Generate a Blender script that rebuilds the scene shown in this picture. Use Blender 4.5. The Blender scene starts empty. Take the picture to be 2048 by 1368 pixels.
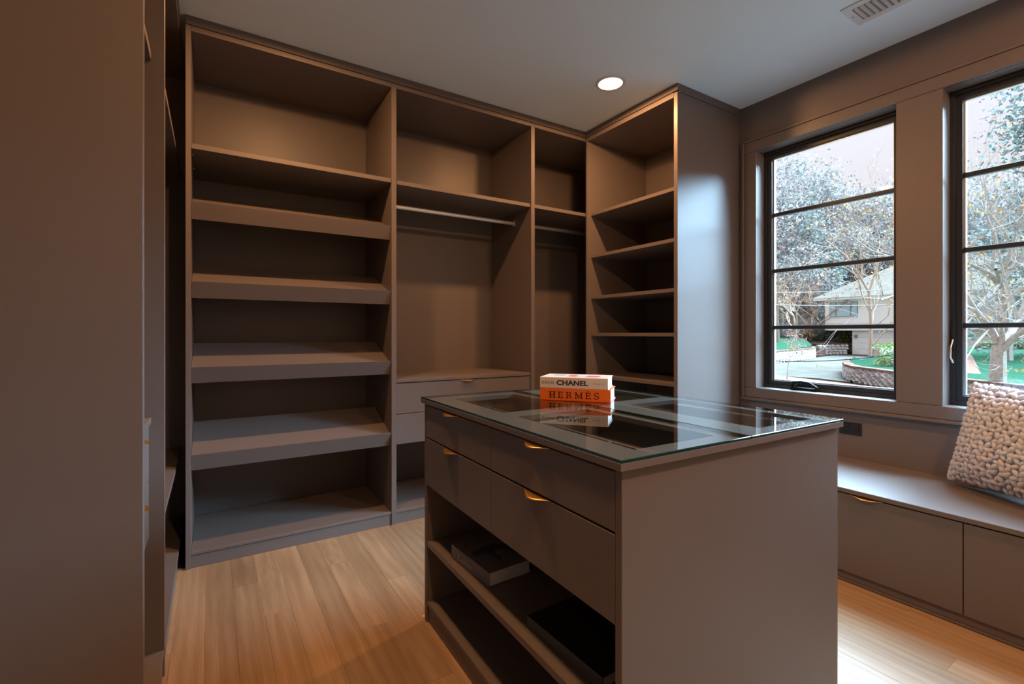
import bpy, bmesh, math, random
import numpy as np
from mathutils import Vector, Matrix

S = bpy.context.scene
COL = S.collection
R = math.radians

# ------------------------------------------------------------------ camera, sky, sun, exposure
F, CX, HY, EYE = 953.0, 1024.0, 667.0, 1.17
YAW = math.atan2(601.0, 953.0)
FW = Vector((math.sin(YAW), math.cos(YAW), 0)); RT = Vector((math.cos(YAW), -math.sin(YAW), 0))
cam = bpy.data.cameras.new('camera'); camo = bpy.data.objects.new('camera', cam); COL.objects.link(camo)
camo.location = (0, 0, EYE); camo.rotation_euler = (R(90), 0, -YAW)
cam.sensor_width = 36; cam.lens = 36 * F / 2048; cam.shift_y = -(684 - HY) / 2048
cam.clip_start = 0.02; cam.clip_end = 600
S.camera = camo

# overcast dome: luminance (1 + 2 sin elevation) / 3 of the zenith, a little bluer overhead
SKY_HORIZON = (.66, .56, .53); SKY_ZENITH = (1.15, 1.28, 1.6)
w = bpy.data.worlds.new('sky'); S.world = w; w.use_nodes = True
nt = w.node_tree; nt.nodes.clear()
tc = nt.nodes.new('ShaderNodeTexCoord'); sx = nt.nodes.new('ShaderNodeSeparateXYZ'); mxr = nt.nodes.new('ShaderNodeMapRange')
rp = nt.nodes.new('ShaderNodeMix'); rp.data_type = 'RGBA'; bg = nt.nodes.new('ShaderNodeBackground'); wo = nt.nodes.new('ShaderNodeOutputWorld')
rp.inputs[6].default_value = (*SKY_HORIZON, 1); rp.inputs[7].default_value = (*SKY_ZENITH, 1)
nt.links.new(tc.outputs['Generated'], sx.inputs[0]); nt.links.new(sx.outputs['Z'], mxr.inputs[0]); nt.links.new(mxr.outputs[0], rp.inputs[0])
nt.links.new(rp.outputs[2], bg.inputs['Color']); bg.inputs['Strength'].default_value = 1.0
nt.links.new(bg.outputs[0], wo.inputs['Surface'])

sun = bpy.data.lights.new('added_soft_sun', 'SUN'); suno = bpy.data.objects.new('added_soft_sun', sun); COL.objects.link(suno)
sun.energy = 60.0; sun.angle = R(66); sun.color = (0.45, 0.73, 1.0)  # soft blue sun added to push more daylight through the windows
SUN_AZ, SUN_EL = R(-14), R(43)
sd = Vector((math.cos(SUN_EL) * math.cos(SUN_AZ), math.cos(SUN_EL) * math.sin(SUN_AZ), math.sin(SUN_EL)))
suno.rotation_euler = sd.to_track_quat('Z', 'Y').to_euler()
suno.location = (12, -8, 9)

LAMP_W, LAMP_COL = 19.0, (1.0, 0.49, 0.20)
vs = S.view_settings
S.display_settings.display_device = 'sRGB'
vs.view_transform = 'Standard'; vs.look = 'None'; vs.exposure = 0.35; vs.gamma = 1.0; vs.use_curve_mapping = False

# ------------------------------------------------------------------ materials
def srgb(r, g, b):
    f = lambda c: (c / 255 / 12.92) if c / 255 <= .04045 else ((c / 255 + .055) / 1.055) ** 2.4
    return (f(r), f(g), f(b))

def mat(name, col, rough=.5, metal=0, spec=.5, noise=None, bump=0, bscale=200, trans=0, rand=0):
    """principled; noise=(scale, other colour, lo, hi) mixes a second colour; rand = per object value jitter"""
    m = bpy.data.materials.new(name); m.use_nodes = True
    n = m.node_tree.nodes; l = m.node_tree.links
    p = n['Principled BSDF']
    p.inputs['Base Color'].default_value = (*col, 1)
    p.inputs['Roughness'].default_value = rough; p.inputs['Metallic'].default_value = metal
    p.inputs['Specular IOR Level'].default_value = spec
    out = None
    geo = None
    if noise or bump:
        geo = n.new('ShaderNodeNewGeometry')
    if noise:
        sc, c2, lo, hi = noise
        t = n.new('ShaderNodeTexNoise'); t.inputs['Scale'].default_value = sc; t.inputs['Detail'].default_value = 4
        l.new(geo.outputs['Position'], t.inputs['Vector'])
        r = n.new('ShaderNodeMapRange'); r.inputs[1].default_value = lo; r.inputs[2].default_value = hi
        l.new(t.outputs['Fac'], r.inputs[0])
        x = n.new('ShaderNodeMixRGB'); x.inputs[1].default_value = (*col, 1); x.inputs[2].default_value = (*c2, 1)
        l.new(r.outputs[0], x.inputs[0]); out = x.outputs[0]
    if rand:
        oi = n.new('ShaderNodeObjectInfo'); mr = n.new('ShaderNodeMapRange')
        mr.inputs[3].default_value = 1 - rand; mr.inputs[4].default_value = 1 + rand
        l.new(oi.outputs['Random'], mr.inputs[0])
        hs = n.new('ShaderNodeHueSaturation'); l.new(mr.outputs[0], hs.inputs['Value'])
        if out: l.new(out, hs.inputs['Color'])
        else: hs.inputs['Color'].default_value = (*col, 1)
        out = hs.outputs[0]
    if out: l.new(out, p.inputs['Base Color'])
    if bump:
        t = n.new('ShaderNodeTexNoise'); t.inputs['Scale'].default_value = bscale; t.inputs['Detail'].default_value = 3
        l.new(geo.outputs['Position'], t.inputs['Vector'])
        b = n.new('ShaderNodeBump'); b.inputs['Strength'].default_value = bump; b.inputs['Distance'].default_value = .002
        l.new(t.outputs['Fac'], b.inputs['Height']); l.new(b.outputs[0], p.inputs['Normal'])
    if trans:
        tr = n.new('ShaderNodeBsdfTranslucent'); mx = n.new('ShaderNodeMixShader'); mx.inputs[0].default_value = trans
        if out: l.new(out, tr.inputs[0])
        else: tr.inputs[0].default_value = (*col, 1)
        l.new(p.outputs[0], mx.inputs[1]); l.new(tr.outputs[0], mx.inputs[2])
        l.new(mx.outputs[0], n['Material Output'].inputs['Surface'])
    return m

def glass(name, tint, ior=1.5, gloss=1.0):
    m = bpy.data.materials.new(name); m.use_nodes = True
    n = m.node_tree.nodes; l = m.node_tree.links; n.remove(n['Principled BSDF'])
    t = n.new('ShaderNodeBsdfTransparent'); t.inputs[0].default_value = (*tint, 1)
    g = n.new('ShaderNodeBsdfGlossy'); g.inputs['Roughness'].default_value = 0.0; g.inputs[0].default_value = (gloss, gloss, gloss, 1)
    fr = n.new('ShaderNodeFresnel'); fr.inputs[0].default_value = ior
    ge = n.new('ShaderNodeNewGeometry'); mm = n.new('ShaderNodeMath'); mm.operation = 'SUBTRACT'; mm.inputs[0].default_value = 1
    l.new(ge.outputs['Backfacing'], mm.inputs[1])
    mu = n.new('ShaderNodeMath'); mu.operation = 'MULTIPLY'
    l.new(fr.outputs[0], mu.inputs[0]); l.new(mm.outputs[0], mu.inputs[1])
    mx = n.new('ShaderNodeMixShader'); l.new(mu.outputs[0], mx.inputs[0]); l.new(t.outputs[0], mx.inputs[1]); l.new(g.outputs[0], mx.inputs[2])
    l.new(mx.outputs[0], n['Material Output'].inputs['Surface'])
    return m

def emit(name, col, strength):
    m = bpy.data.materials.new(name); m.use_nodes = True
    n = m.node_tree.nodes; l = m.node_tree.links; n.remove(n['Principled BSDF'])
    e = n.new('ShaderNodeEmission'); e.inputs[0].default_value = (*col, 1); e.inputs[1].default_value = strength
    l.new(e.outputs[0], n['Material Output'].inputs['Surface'])
    return m

def oak(name):
    m = bpy.data.materials.new(name); m.use_nodes = True
    n = m.node_tree.nodes; l = m.node_tree.links; p = n['Principled BSDF']
    oi = n.new('ShaderNodeObjectInfo'); tcn = n.new('ShaderNodeTexCoord')
    off = n.new('ShaderNodeVectorMath'); off.operation = 'SCALE'; off.inputs[0].default_value = (17.3, 91.7, 43.1)
    l.new(oi.outputs['Random'], off.inputs['Scale'])
    ad = n.new('ShaderNodeVectorMath'); l.new(tcn.outputs['Object'], ad.inputs[0]); l.new(off.outputs[0], ad.inputs[1])
    mp = n.new('ShaderNodeMapping'); mp.inputs['Scale'].default_value = (13, 1.1, 1); l.new(ad.outputs[0], mp.inputs[0])
    t1 = n.new('ShaderNodeTexNoise'); t1.inputs['Scale'].default_value = 1.0; t1.inputs['Detail'].default_value = 5; t1.inputs['Distortion'].default_value = 1.6
    l.new(mp.outputs[0], t1.inputs['Vector'])
    mp2 = n.new('ShaderNodeMapping'); mp2.inputs['Scale'].default_value = (330, 5, 1); l.new(ad.outputs[0], mp2.inputs[0])
    t2 = n.new('ShaderNodeTexNoise'); t2.inputs['Scale'].default_value = 1.0; t2.inputs['Detail'].default_value = 3
    l.new(mp2.outputs[0], t2.inputs['Vector'])
    wv = n.new('ShaderNodeTexWave'); wv.inputs['Scale'].default_value = .55; wv.inputs['Distortion'].default_value = 7; wv.inputs['Detail'].default_value = 3
    l.new(mp.outputs[0], wv.inputs['Vector'])
    r1 = n.new('ShaderNodeValToRGB'); r1.color_ramp.elements[0].position = .3; r1.color_ramp.elements[0].color = (*OAK_D, 1)
    r1.color_ramp.elements[1].position = .75; r1.color_ramp.elements[1].color = (*OAK_L, 1)
    l.new(t1.outputs['Fac'], r1.inputs[0])
    m1 = n.new('ShaderNodeMixRGB'); m1.blend_type = 'MULTIPLY'; m1.inputs[0].default_value = .13
    l.new(r1.outputs[0], m1.inputs[1]); l.new(wv.outputs['Color'], m1.inputs[2])
    m2 = n.new('ShaderNodeMixRGB'); m2.blend_type = 'MULTIPLY'; m2.inputs[0].default_value = .42
    l.new(m1.outputs[0], m2.inputs[1]); l.new(t2.outputs['Fac'], m2.inputs[2])
    hs = n.new('ShaderNodeHueSaturation'); mr = n.new('ShaderNodeMapRange'); mr.inputs[3].default_value = .86; mr.inputs[4].default_value = 1.22
    l.new(oi.outputs['Random'], mr.inputs[0]); l.new(mr.outputs[0], hs.inputs['Value']); l.new(m2.outputs[0], hs.inputs['Color'])
    l.new(hs.outputs[0], p.inputs['Base Color'])
    p.inputs['Roughness'].default_value = .38; p.inputs['Specular IOR Level'].default_value = .4
    b = n.new('ShaderNodeBump'); b.inputs['Strength'].default_value = .12; b.inputs['Distance'].default_value = .001
    l.new(t2.outputs['Fac'], b.inputs['Height']); l.new(b.outputs[0], p.inputs['Normal'])
    return m

OAK_D = (0.36, 0.225, 0.120); OAK_L = (0.50, 0.335, 0.195)
TAUPE = (0.146, 0.121, 0.111)
M = {}
M['paint'] = mat('taupe_lacquer', TAUPE, .42, spec=.36, bump=.03, bscale=700)
M['wall'] = mat('taupe_wall_paint', TAUPE, .42, spec=.5, bump=.05, bscale=500)
M['ceiling'] = mat('ceiling_white', (.74, .89, 1.0), .7, spec=.2, bump=.04, bscale=300)
M['oak'] = oak('oak_floor')
M['sub'] = mat('subfloor', (.05, .035, .025), .8)
M['gold'] = mat('brushed_brass', (.86, .52, .17), .32, metal=1, bump=.04, bscale=900)
M['chrome'] = mat('brushed_aluminium', (.74, .76, .78), .42, metal=1)
M['black'] = mat('black_steel', (.018, .021, .024), .38, spec=.45)
M['blackp'] = mat('black_plastic', (.012, .012, .013), .3)
M['slot'] = mat('slot_dark', (.006, .006, .006), .6, spec=.25)
M['pane'] = glass('window_glass', (.95, .97, .97), 1.5)
M['tglass'] = glass('table_glass', (.86, .91, .90), 1.62)
M['gedge'] = mat('glass_edge_green', (.006, .035, .038), .08, spec=.8)
M['felt'] = mat('grey_tray_felt', (.10, .095, .09), .9, spec=.1)
M['white'] = mat('white_enamel', (.62, .64, .66), .45)
M['lens'] = emit('lamp_lens', (1.0, .86, .70), 9.0)
M['wool'] = mat('chunky_wool', (.54, .575, .63), .9, spec=.15, noise=(30, (.56, .52, .54), .35, .65), bump=.5, bscale=260)
M['orange'] = mat('orange_cloth_cover', (.70, .13, .006), .55, spec=.3, bump=.1, bscale=1500)
M['cover'] = mat('white_book_cover', (.62, .57, .53), .4)
M['paper'] = mat('page_edges', (.74, .76, .76), .8, noise=(600, (.62, .64, .64), .4, .6))
M['ink'] = mat('dark_ink', (.02, .012, .01), .6)
M['ink2'] = mat('grey_ink', (.26, .23, .21), .6)
M['pink'] = mat('pink_edge', (.78, .18, .26), .5)
M['art1'] = mat('print_red', (.55, .12, .08), .45)
M['art2'] = mat('print_lilac', (.46, .42, .55), .45)
M['art3'] = mat('print_grey', (.33, .33, .36), .45)
M['bookgrey'] = mat('grey_book_cover', (.15, .135, .145), .5)
M['spinered'] = mat('maroon_spine', (.16, .06, .05), .5)
M['animal'] = mat('animal_print', (.05, .05, .055), .6)
M['silver'] = mat('silver_ink', (.45, .42, .40), .4)
M['darkbook'] = mat('black_cloth_book', (.016, .015, .015), .8, spec=.2)
M['darkpage'] = mat('dark_page_edges', (.07, .065, .062), .8)
# outdoors (autumn colours greyed to carry the haze)
def emat(name, col, rough=.5, noise=None, **kw):
    f = lambda c: (c[0] * 1.75, c[1] * 1.55, c[2] * 1.5)
    return mat(name, f(col), rough, spec=0, noise=(noise[0], f(noise[1]), *noise[2:]) if noise else None, **kw)
OUT = .5
def hmat(name, col, rough=.5, noise=None, k=.10, warm=(1, 1, 1), **kw):
    f = lambda c: tuple(x * k * q for x, q in zip(c, warm))
    return emat(name, f(col), rough, noise=(noise[0], f(noise[1]), *noise[2:]) if noise else None, **kw)
def lmat(name, col, rough=.5, noise=None, **kw): return hmat(name, col, rough, noise, k=.21, warm=(1.12, 1.0, .92), **kw)
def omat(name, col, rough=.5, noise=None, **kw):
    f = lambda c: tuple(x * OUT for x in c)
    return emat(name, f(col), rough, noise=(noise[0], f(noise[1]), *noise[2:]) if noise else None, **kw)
M['asphalt'] = emat('pale_asphalt', (.054, .052, .043), .9, noise=(1.2, (.076, .071, .058), .35, .65))
M['sidewalk'] = emat('concrete_walk', (.105, .060, .044), .9, noise=(3, (.125, .07, .052), .4, .6))
M['lawn'] = emat('lawn_green', (.010, .035, .019), .9, noise=(6, (.016, .044, .025), .35, .65))
M['earth'] = emat('woodland_floor', (.050, .034, .026), .95, noise=(2, (.072, .05, .038), .35, .65))
M['stone'] = mat('field_stone', (.66, .61, .58), .9, spec=.1, noise=(9, (.86, .80, .77), .35, .65), rand=.15)
M['mortar'] = mat('stone_joint', (.34, .31, .29), .95, spec=.1)
M['coping'] = emat('coping_stone', (.10, .068, .052), .9, noise=(5, (.08, .055, .042), .4, .6))
M['hwall'] = mat('pale_render', (.92, .84, .79), .85, spec=.1)
M['hwhite'] = mat('white_trim', (.85, .80, .77), .6, spec=.1)
M['roof'] = emat('grey_green_shingle', (.105, .095, .076), .9, noise=(2, (.125, .11, .088), .4, .6))
M['hglass'] = mat('house_pane', (.40, .50, .53), .12)
M['hdark'] = omat('shade_and_fittings_grey', (.30, .33, .35), .8)  # shade put into the side wall's colour; plain dark grey on fittings
M['garage'] = mat('garage_door_paint', (.92, .85, .81), .6, spec=.1)
M['bark'] = mat('grey_bark', (.34, .30, .27), .95, spec=.05, noise=(14, (.50, .42, .36), .35, .65))
M['palebark'] = emat('pale_bark', (.34, .27, .21), .95, noise=(14, (.25, .21, .17), .35, .65))
M['wire'] = omat('cable_black', (.06, .07, .08), .6)
M['wirew'] = omat('cable_pale', (.6, .63, .64), .5)
LEAF = dict(
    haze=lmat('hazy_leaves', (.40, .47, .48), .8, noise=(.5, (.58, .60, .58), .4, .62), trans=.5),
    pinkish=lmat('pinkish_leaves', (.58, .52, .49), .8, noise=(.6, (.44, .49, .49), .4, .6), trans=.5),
    teal=lmat('evergreen_leaves', (.24, .40, .38), .8, noise=(.8, (.42, .54, .52), .4, .62), trans=.5),
    green=lmat('shrub_leaves', (.28, .42, .17), .7, noise=(2.5, (.52, .60, .25), .42, .58), trans=.5),
    lime=lmat('hedge_leaves', (.34, .50, .15), .7, noise=(4, (.20, .38, .15), .4, .6), trans=.5),
    orange=lmat('orange_leaves', (.80, .36, .07), .7, noise=(5, (.72, .52, .16), .4, .6), trans=.5),
    rust=lmat('rusty_leaves', (.50, .27, .22), .7, noise=(5, (.6, .42, .36), .4, .6), trans=.5),
    yellow=lmat('yellow_leaves', (.74, .60, .30), .7, noise=(4, (.72, .55, .47), .4, .6), trans=.5),
)

# ------------------------------------------------------------------ mesh helpers
WORLD = {}
def origin_of(o): return WORLD.get(o.name, Vector((0, 0, 0)))

def thing(name, label, cat, loc=(0, 0, 0), rotz=None, group=None):
    o = bpy.data.objects.new(name, None); COL.objects.link(o); o.empty_display_size = .1
    o.location = loc
    if rotz is None: WORLD[o.name] = Vector(loc)
    else: o.rotation_euler = (0, 0, rotz); WORLD[o.name] = Vector((0, 0, 0))
    o['label'] = label; o['category'] = cat
    if group: o['group'] = group
    return o
def tag(o, label, cat, group=None, kind=None):
    o['label'] = label; o['category'] = cat
    if group: o['group'] = group
    if kind: o['kind'] = kind
    return o
def copy_tree(o, parent=None):
    c = o.copy(); COL.objects.link(c); c.parent = parent
    for ch in list(o.children): copy_tree(ch, c)
    return c

class MB:
    def __init__(s): s.v = []; s.f = []; s.m = []
    def add(s, vs_, fs_, mi=0):
        b = len(s.v); s.v += [tuple(p) for p in vs_]; s.f += [tuple(b + i for i in f) for f in fs_]; s.m += [mi] * len(fs_)
        return s
    def box(s, x0, x1, y0, y1, z0, z1, b=.0012, mi=0):
        x0, x1 = min(x0, x1), max(x0, x1); y0, y1 = min(y0, y1), max(y0, y1); z0, z1 = min(z0, z1), max(z0, z1)
        b = min(b, (x1 - x0) * .3, (y1 - y0) * .3, (z1 - z0) * .3)
        V = []; ix = {}
        for a in (0, 1):
            for c in (0, 1):
                for d in (0, 1):
                    e = (x1 if a else x0, y1 if c else y0, z1 if d else z0); sg = (1 if a else -1, 1 if c else -1, 1 if d else -1)
                    for k in range(3):
                        p = [e[i] - (0 if i == k else sg[i] * b) for i in range(3)]
                        ix[a, c, d, k] = len(V); V.append(p)
        Fc = []
        for k in range(3):
            i, j = [q for q in range(3) if q != k]
            for sd_ in (0, 1):
                def g(p, q):
                    t = [0, 0, 0]; t[k] = sd_; t[i] = p; t[j] = q; return ix[(*t, k)]
                Fc.append((g(0, 0), g(1, 0), g(1, 1), g(0, 1)))
        for k in range(3):                       # edges along axis k, between faces i and j
            i, j = [q for q in range(3) if q != k]
            for p in (0, 1):
                for q in (0, 1):
                    t0 = [0, 0, 0]; t0[i] = p; t0[j] = q; t1 = list(t0); t1[k] = 1
                    Fc.append((ix[(*t0, i)], ix[(*t0, j)], ix[(*t1, j)], ix[(*t1, i)]))
        for a in (0, 1):
            for c in (0, 1):
                for d in (0, 1): Fc.append((ix[a, c, d, 0], ix[a, c, d, 1], ix[a, c, d, 2]))
        return s.add(V, Fc, mi)
    def prism(s, prof, a, b, axis='x', mi=0):
        """extrude a 2D outline along an axis; prof are the two other coords in xyz order"""
        n = len(prof); V = []
        for t in (a, b):
            for p, q in prof:
                V.append({'x': (t, p, q), 'y': (p, t, q), 'z': (p, q, t)}[axis])
        Fc = [tuple(range(n)), tuple(range(2 * n - 1, n - 1, -1))]
        for i in range(n): Fc.append((i, (i + 1) % n, n + (i + 1) % n, n + i))
        return s.add(V, Fc, mi)
    def tube(s, pts, rads, n=8, cap=True, sq=None):
        pts = [Vector(p) for p in pts]; V = []; prev = None
        for i, p in enumerate(pts):
            d = (pts[min(i + 1, len(pts) - 1)] - pts[max(i - 1, 0)]).normalized()
            ref = Vector((0, 0, 1)) if abs(d.z) < .95 else Vector((1, 0, 0))
            a = d.cross(ref).normalized()
            if prev is not None and prev.dot(a) < 0: a = -a
            prev = a; b = d.cross(a).normalized(); r = rads[i] if hasattr(rads, '__len__') else rads
            ra, rb = (r, r) if sq is None else (r * sq[0], r * sq[1])
            for k in range(n):
                t = 2 * math.pi * k / n; V.append(p + a * ra * math.cos(t) + b * rb * math.sin(t))
        Fc = []
        for i in range(len(pts) - 1):
            for k in range(n): Fc.append((i * n + k, i * n + (k + 1) % n, (i + 1) * n + (k + 1) % n, (i + 1) * n + k))
        if cap: Fc += [tuple(range(n)), tuple(range((len(pts) - 1) * n, len(pts) * n))]
        return s.add(V, Fc)
    def lathe(s, c, prof, n=32):
        V = []; 
        for r, z in prof:
            for k in range(n): V.append((c[0] + r * math.cos(2 * math.pi * k / n), c[1] + r * math.sin(2 * math.pi * k / n), c[2] + z))
        Fc = []
        for i in range(len(prof) - 1):
            for k in range(n): Fc.append((i * n + k, i * n + (k + 1) % n, (i + 1) * n + (k + 1) % n, (i + 1) * n + k))
        return s.add(V, Fc)
    def mesh(s, name, mats, off=Vector((0, 0, 0)), smooth=False, normals=True):
        me = bpy.data.meshes.new(name)
        me.from_pydata([(p[0] - off.x, p[1] - off.y, p[2] - off.z) for p in s.v], [], s.f)
        for m in (mats if isinstance(mats, (list, tuple)) else [mats]): me.materials.append(m)
        if any(s.m): me.polygons.foreach_set('material_index', s.m)
        if normals:
            bm = bmesh.new(); bm.from_mesh(me); bmesh.ops.recalc_face_normals(bm, faces=bm.faces); bm.to_mesh(me); bm.free()
        if smooth: me.polygons.foreach_set('use_smooth', [True] * len(me.polygons))
        me.update(); return me
    def build(s, name, m, parent=None, smooth=False, normals=True, origin=None):
        if origin is None:
            a = np.array(s.v); lo, hi = a.min(0), a.max(0); origin = Vector(((lo[0] + hi[0]) / 2, (lo[1] + hi[1]) / 2, lo[2]))
        o = bpy.data.objects.new(name, s.mesh(name, m, Vector(origin), smooth, normals)); COL.objects.link(o)
        if parent is not None: o.parent = parent; o.location = Vector(origin) - origin_of(parent)
        else: o.location = origin
        WORLD[o.name] = Vector(origin)
        return o

def bx(name, parent, x0, x1, y0, y1, z0, z1, m='paint', b=.0012):
    return MB().box(x0, x1, y0, y1, z0, z1, b).build(name, M[m] if isinstance(m, str) else m, parent)
def struct(o): o['kind'] = 'structure'; return o

def holed(mb, axis, us, vs_, holes, t0, t1):
    """slab normal to axis with rectangular holes given as cell indices (i, j); no inner faces"""
    def P(u, v, t): return {'x': (t, u, v), 'y': (u, t, v), 'z': (u, v, t)}[axis]
    nu, nv = len(us) - 1, len(vs_) - 1
    solid = lambda i, j: 0 <= i < nu and 0 <= j < nv and (i, j) not in holes
    V = {}; L = []
    def vi(i, j, k):
        if (i, j, k) not in V: V[i, j, k] = len(L); L.append(P(us[i], vs_[j], t1 if k else t0))
        return V[i, j, k]
    Fc = []
    for i in range(nu):
        for j in range(nv):
            if not solid(i, j): continue
            for k in (0, 1): Fc.append((vi(i, j, k), vi(i + 1, j, k), vi(i + 1, j + 1, k), vi(i, j + 1, k)))
            if not solid(i - 1, j): Fc.append((vi(i, j, 0), vi(i, j + 1, 0), vi(i, j + 1, 1), vi(i, j, 1)))
            if not solid(i + 1, j): Fc.append((vi(i + 1, j, 0), vi(i + 1, j + 1, 0), vi(i + 1, j + 1, 1), vi(i + 1, j, 1)))
            if not solid(i, j - 1): Fc.append((vi(i, j, 0), vi(i + 1, j, 0), vi(i + 1, j, 1), vi(i, j, 1)))
            if not solid(i, j + 1): Fc.append((vi(i, j + 1, 0), vi(i + 1, j + 1, 0), vi(i + 1, j + 1, 1), vi(i, j + 1, 1)))
    return mb.add(L, Fc)

def tab_handle(parent, c, along, out, width=.116, proj=.027):
    """brass edge pull: a plate with a bell-shaped lip standing out of the drawer's top edge"""
    c = Vector(c); a = Vector(along); o = Vector(out); n, mrows = 28, 5; V = []
    for side in (0, 1):
        for i in range(n + 1):
            q = -1 + 2 * i / n; bell = (.5 + .5 * math.cos(math.pi * abs(q))) ** .62
            for j in range(mrows + 1):
                t = j / mrows; d = proj * bell * t
                V.append(c + a * (q * width / 2) + o * (d + .0004) + Vector((0, 0, -.005 * t * t * bell - (.0022 if side else 0))))
    w_ = mrows + 1; N = (n + 1) * w_; Fc = []
    for i in range(n):
        for j in range(mrows):
            p = i * w_ + j
            Fc.append((p, p + 1, p + 1 + w_, p + w_)); Fc.append((N + p, N + p + w_, N + p + 1 + w_, N + p + 1))
        for j in (0, mrows):
            p = i * w_ + j; Fc.append((p, p + w_, N + p + w_, N + p))
    return MB().add(V, Fc).build('handle', M['gold'], parent, smooth=True)

# ------------------------------------------------------------------ room shell
XW, CEIL = 3.146, 2.745
YB, XL, XR = 2.85, -.135, 2.48          # front planes: back run, left run, corner tower
WX0, WY0, WY1 = -.76, -1.6, 3.46        # left wall, rear wall, back wall
fl = struct(MB().box(WX0 - .1, XW + .2, WY0 - .1, WY1 + .1, -.12, -.02).build('floor', M['sub']))
random.seed(4)
pw = .104; Ls = (.62, .9, 1.25, 1.7)
pm = {L: MB().box(-pw / 2 + .0002, pw / 2 - .0002, 0, L - .0004, 0, .02, .0004).mesh('plank', M['oak']) for L in Ls}
x = WX0 + pw / 2 + .01
fo = WORLD[fl.name]
while x < 2.56:
    y = WY0 + .02 - random.uniform(0, .3)
    y = WY0 + .02
    yend = 2.89
    first = True
    while y < yend - .02:
        L = random.choice(Ls); ln = L * (random.uniform(.3, 1) if first else 1); first = False
        if y + ln > yend - .3: ln = yend - y
        o = bpy.data.objects.new('plank', pm[L]); COL.objects.link(o); o.parent = fl
        o.location = Vector((x, y, -.02)) - fo; o.scale = (1, ln / L, 1)
        y += ln
    x += pw
struct(MB().box(WX0 - .1, XW + .2, WY0 - .1, WY1 + .1, CEIL, CEIL + .12).build('ceiling', M['ceiling']))
struct(MB().box(WX0 - .12, XW + .2, WY1, WY1 + .12, -.1, CEIL).build('wall_back', M['wall']))
struct(MB().box(WX0 - .12, WX0, WY0, WY1, -.1, CEIL).build('wall_left', M['wall']))
struct(MB().box(WX0 - .12, XW + .2, WY0 - .12, WY0, -.1, CEIL).build('wall_front', M['ceiling']))
WIN = [(1.070, 1.853), (.093, .876)]; WZ0, WZ1 = .803, 2.412
ys = [WY0, WIN[1][0], WIN[1][1], WIN[0][0], WIN[0][1], WY1]; zs = [-.1, WZ0, WZ1, CEIL]
struct(holed(MB(), 'x', ys, zs, {(1, 1), (3, 1)}, XW, XW + .17).build('wall_right', M['wall']))

# casings round the windows (flat boards, a back band, a stool line)
def casing(name, y0, y1, z0, z1, t=.02):
    return struct(bx(name, None, XW - t, XW, y0, y1, z0, z1, 'wall', .002))
CY0, CY1 = -.0, 1.936
casing('trim_1', WIN[0][1], CY1, WZ0, WZ1)
casing('trim_2', WIN[1][1], WIN[0][0], WZ0, WZ1)
casing('trim_3', .01, WIN[1][0], WZ0, WZ1)
casing('trim_4', .01, CY1, WZ1 + .0015, 2.482)
casing('trim_5', .01, CY1, .735, WZ0 - .0015)
casing('trim_6', -.008, CY1 + .018, 2.4835, 2.497, .026)
casing('trim_7', CY1 + .0015, CY1 + .018, .735, 2.482, .026)
casing('trim_8', -.008, CY1 + .018, .716, .7335, .03)

# windows: black steel casements with three bars each
def window(idx, y0, y1):
    W = bpy.data.objects.new('window_%d' % idx, None); COL.objects.link(W); W['kind'] = 'structure'
    W.location = (XW + .09, (y0 + y1) / 2, WZ0); WORLD[W.name] = Vector(W.location)
    j = XW + .078                                           # inner face of the black frame
    def ring(name, g, t, xa, xb, m='black'):
        us = [y0 + g, y0 + g + t, y1 - g - t, y1 - g]; vz = [WZ0 + g, WZ0 + g + t, WZ1 - g - t, WZ1 - g]
        return holed(MB(), 'x', us, vz, {(1, 1)}, xa, xb).build(name, M[m], W)
    ring('frame', .001, .020, j, j + .075)
    ring('sash', .0215, .026, j + .012, j + .055)
    ring('glazing_bead', .0475, .008, j + .030, j + .050, 'chrome')
    g = .0475
    zb = [1.211, 1.596, 1.978]; lim = [WZ0 + g] + zb + [WZ1 - g]
    for z in zb:
        MB().box(j + .022, j + .052, y0 + g, y1 - g, z - .0125, z + .0125, .003).build('glazing_bar', M['black'], W)
    for k in range(4):
        MB().box(j + .036, j + .042, y0 + g + .001, y1 - g - .001, lim[k] + .0128, lim[k + 1] - .0128, 0).build('pane', M['pane'], W)
    return W, j
w1, j1 = window(1, *WIN[0]); w2, j2 = window(2, *WIN[1])
# folding crank on the left window's sill, sash lock on the right window's jamb
ck = MB(); yc = 1.58
ck.box(j1 - .024, j1, yc - .075, yc + .085, WZ0 + .002, WZ0 + .020, .005)
ck.tube([(j1 - .014, yc + .078, WZ0 + .018), (j1 - .020, yc + .066, WZ0 + .050), (j1 - .022, yc + .02, WZ0 + .056), (j1 - .022, yc - .030, WZ0 + .052), (j1 - .020, yc - .066, WZ0 + .030), (j1 - .018, yc - .080, WZ0 + .020)], [.009, .0085, .0075, .0075, .008, .008], 8)
ck.tube([(j1 - .018, yc + .060, WZ0 + .026), (j1 - .021, yc + .030, WZ0 + .040), (j1 - .021, yc + .026, WZ0 + .054)], .007, 8)
ck.build('crank_handle', M['slot'], w1, smooth=True)
lk = MB().box(j2 - .008, j2, WIN[1][1] - .024, WIN[1][1] - .006, 1.09, 1.22, .003).build('lock_plate', M['blackp'], w2)
MB().tube([(j2 - .010, WIN[1][1] - .016, 1.14), (j2 - .028, WIN[1][1] - .012, 1.10), (j2 - .034, WIN[1][1] - .012, 1.05), (j2 - .026, WIN[1][1] - .020, 1.02)], [.0035, .0035, .004, .004], 8).build('lock_lever', M['chrome'], lk)

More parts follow.
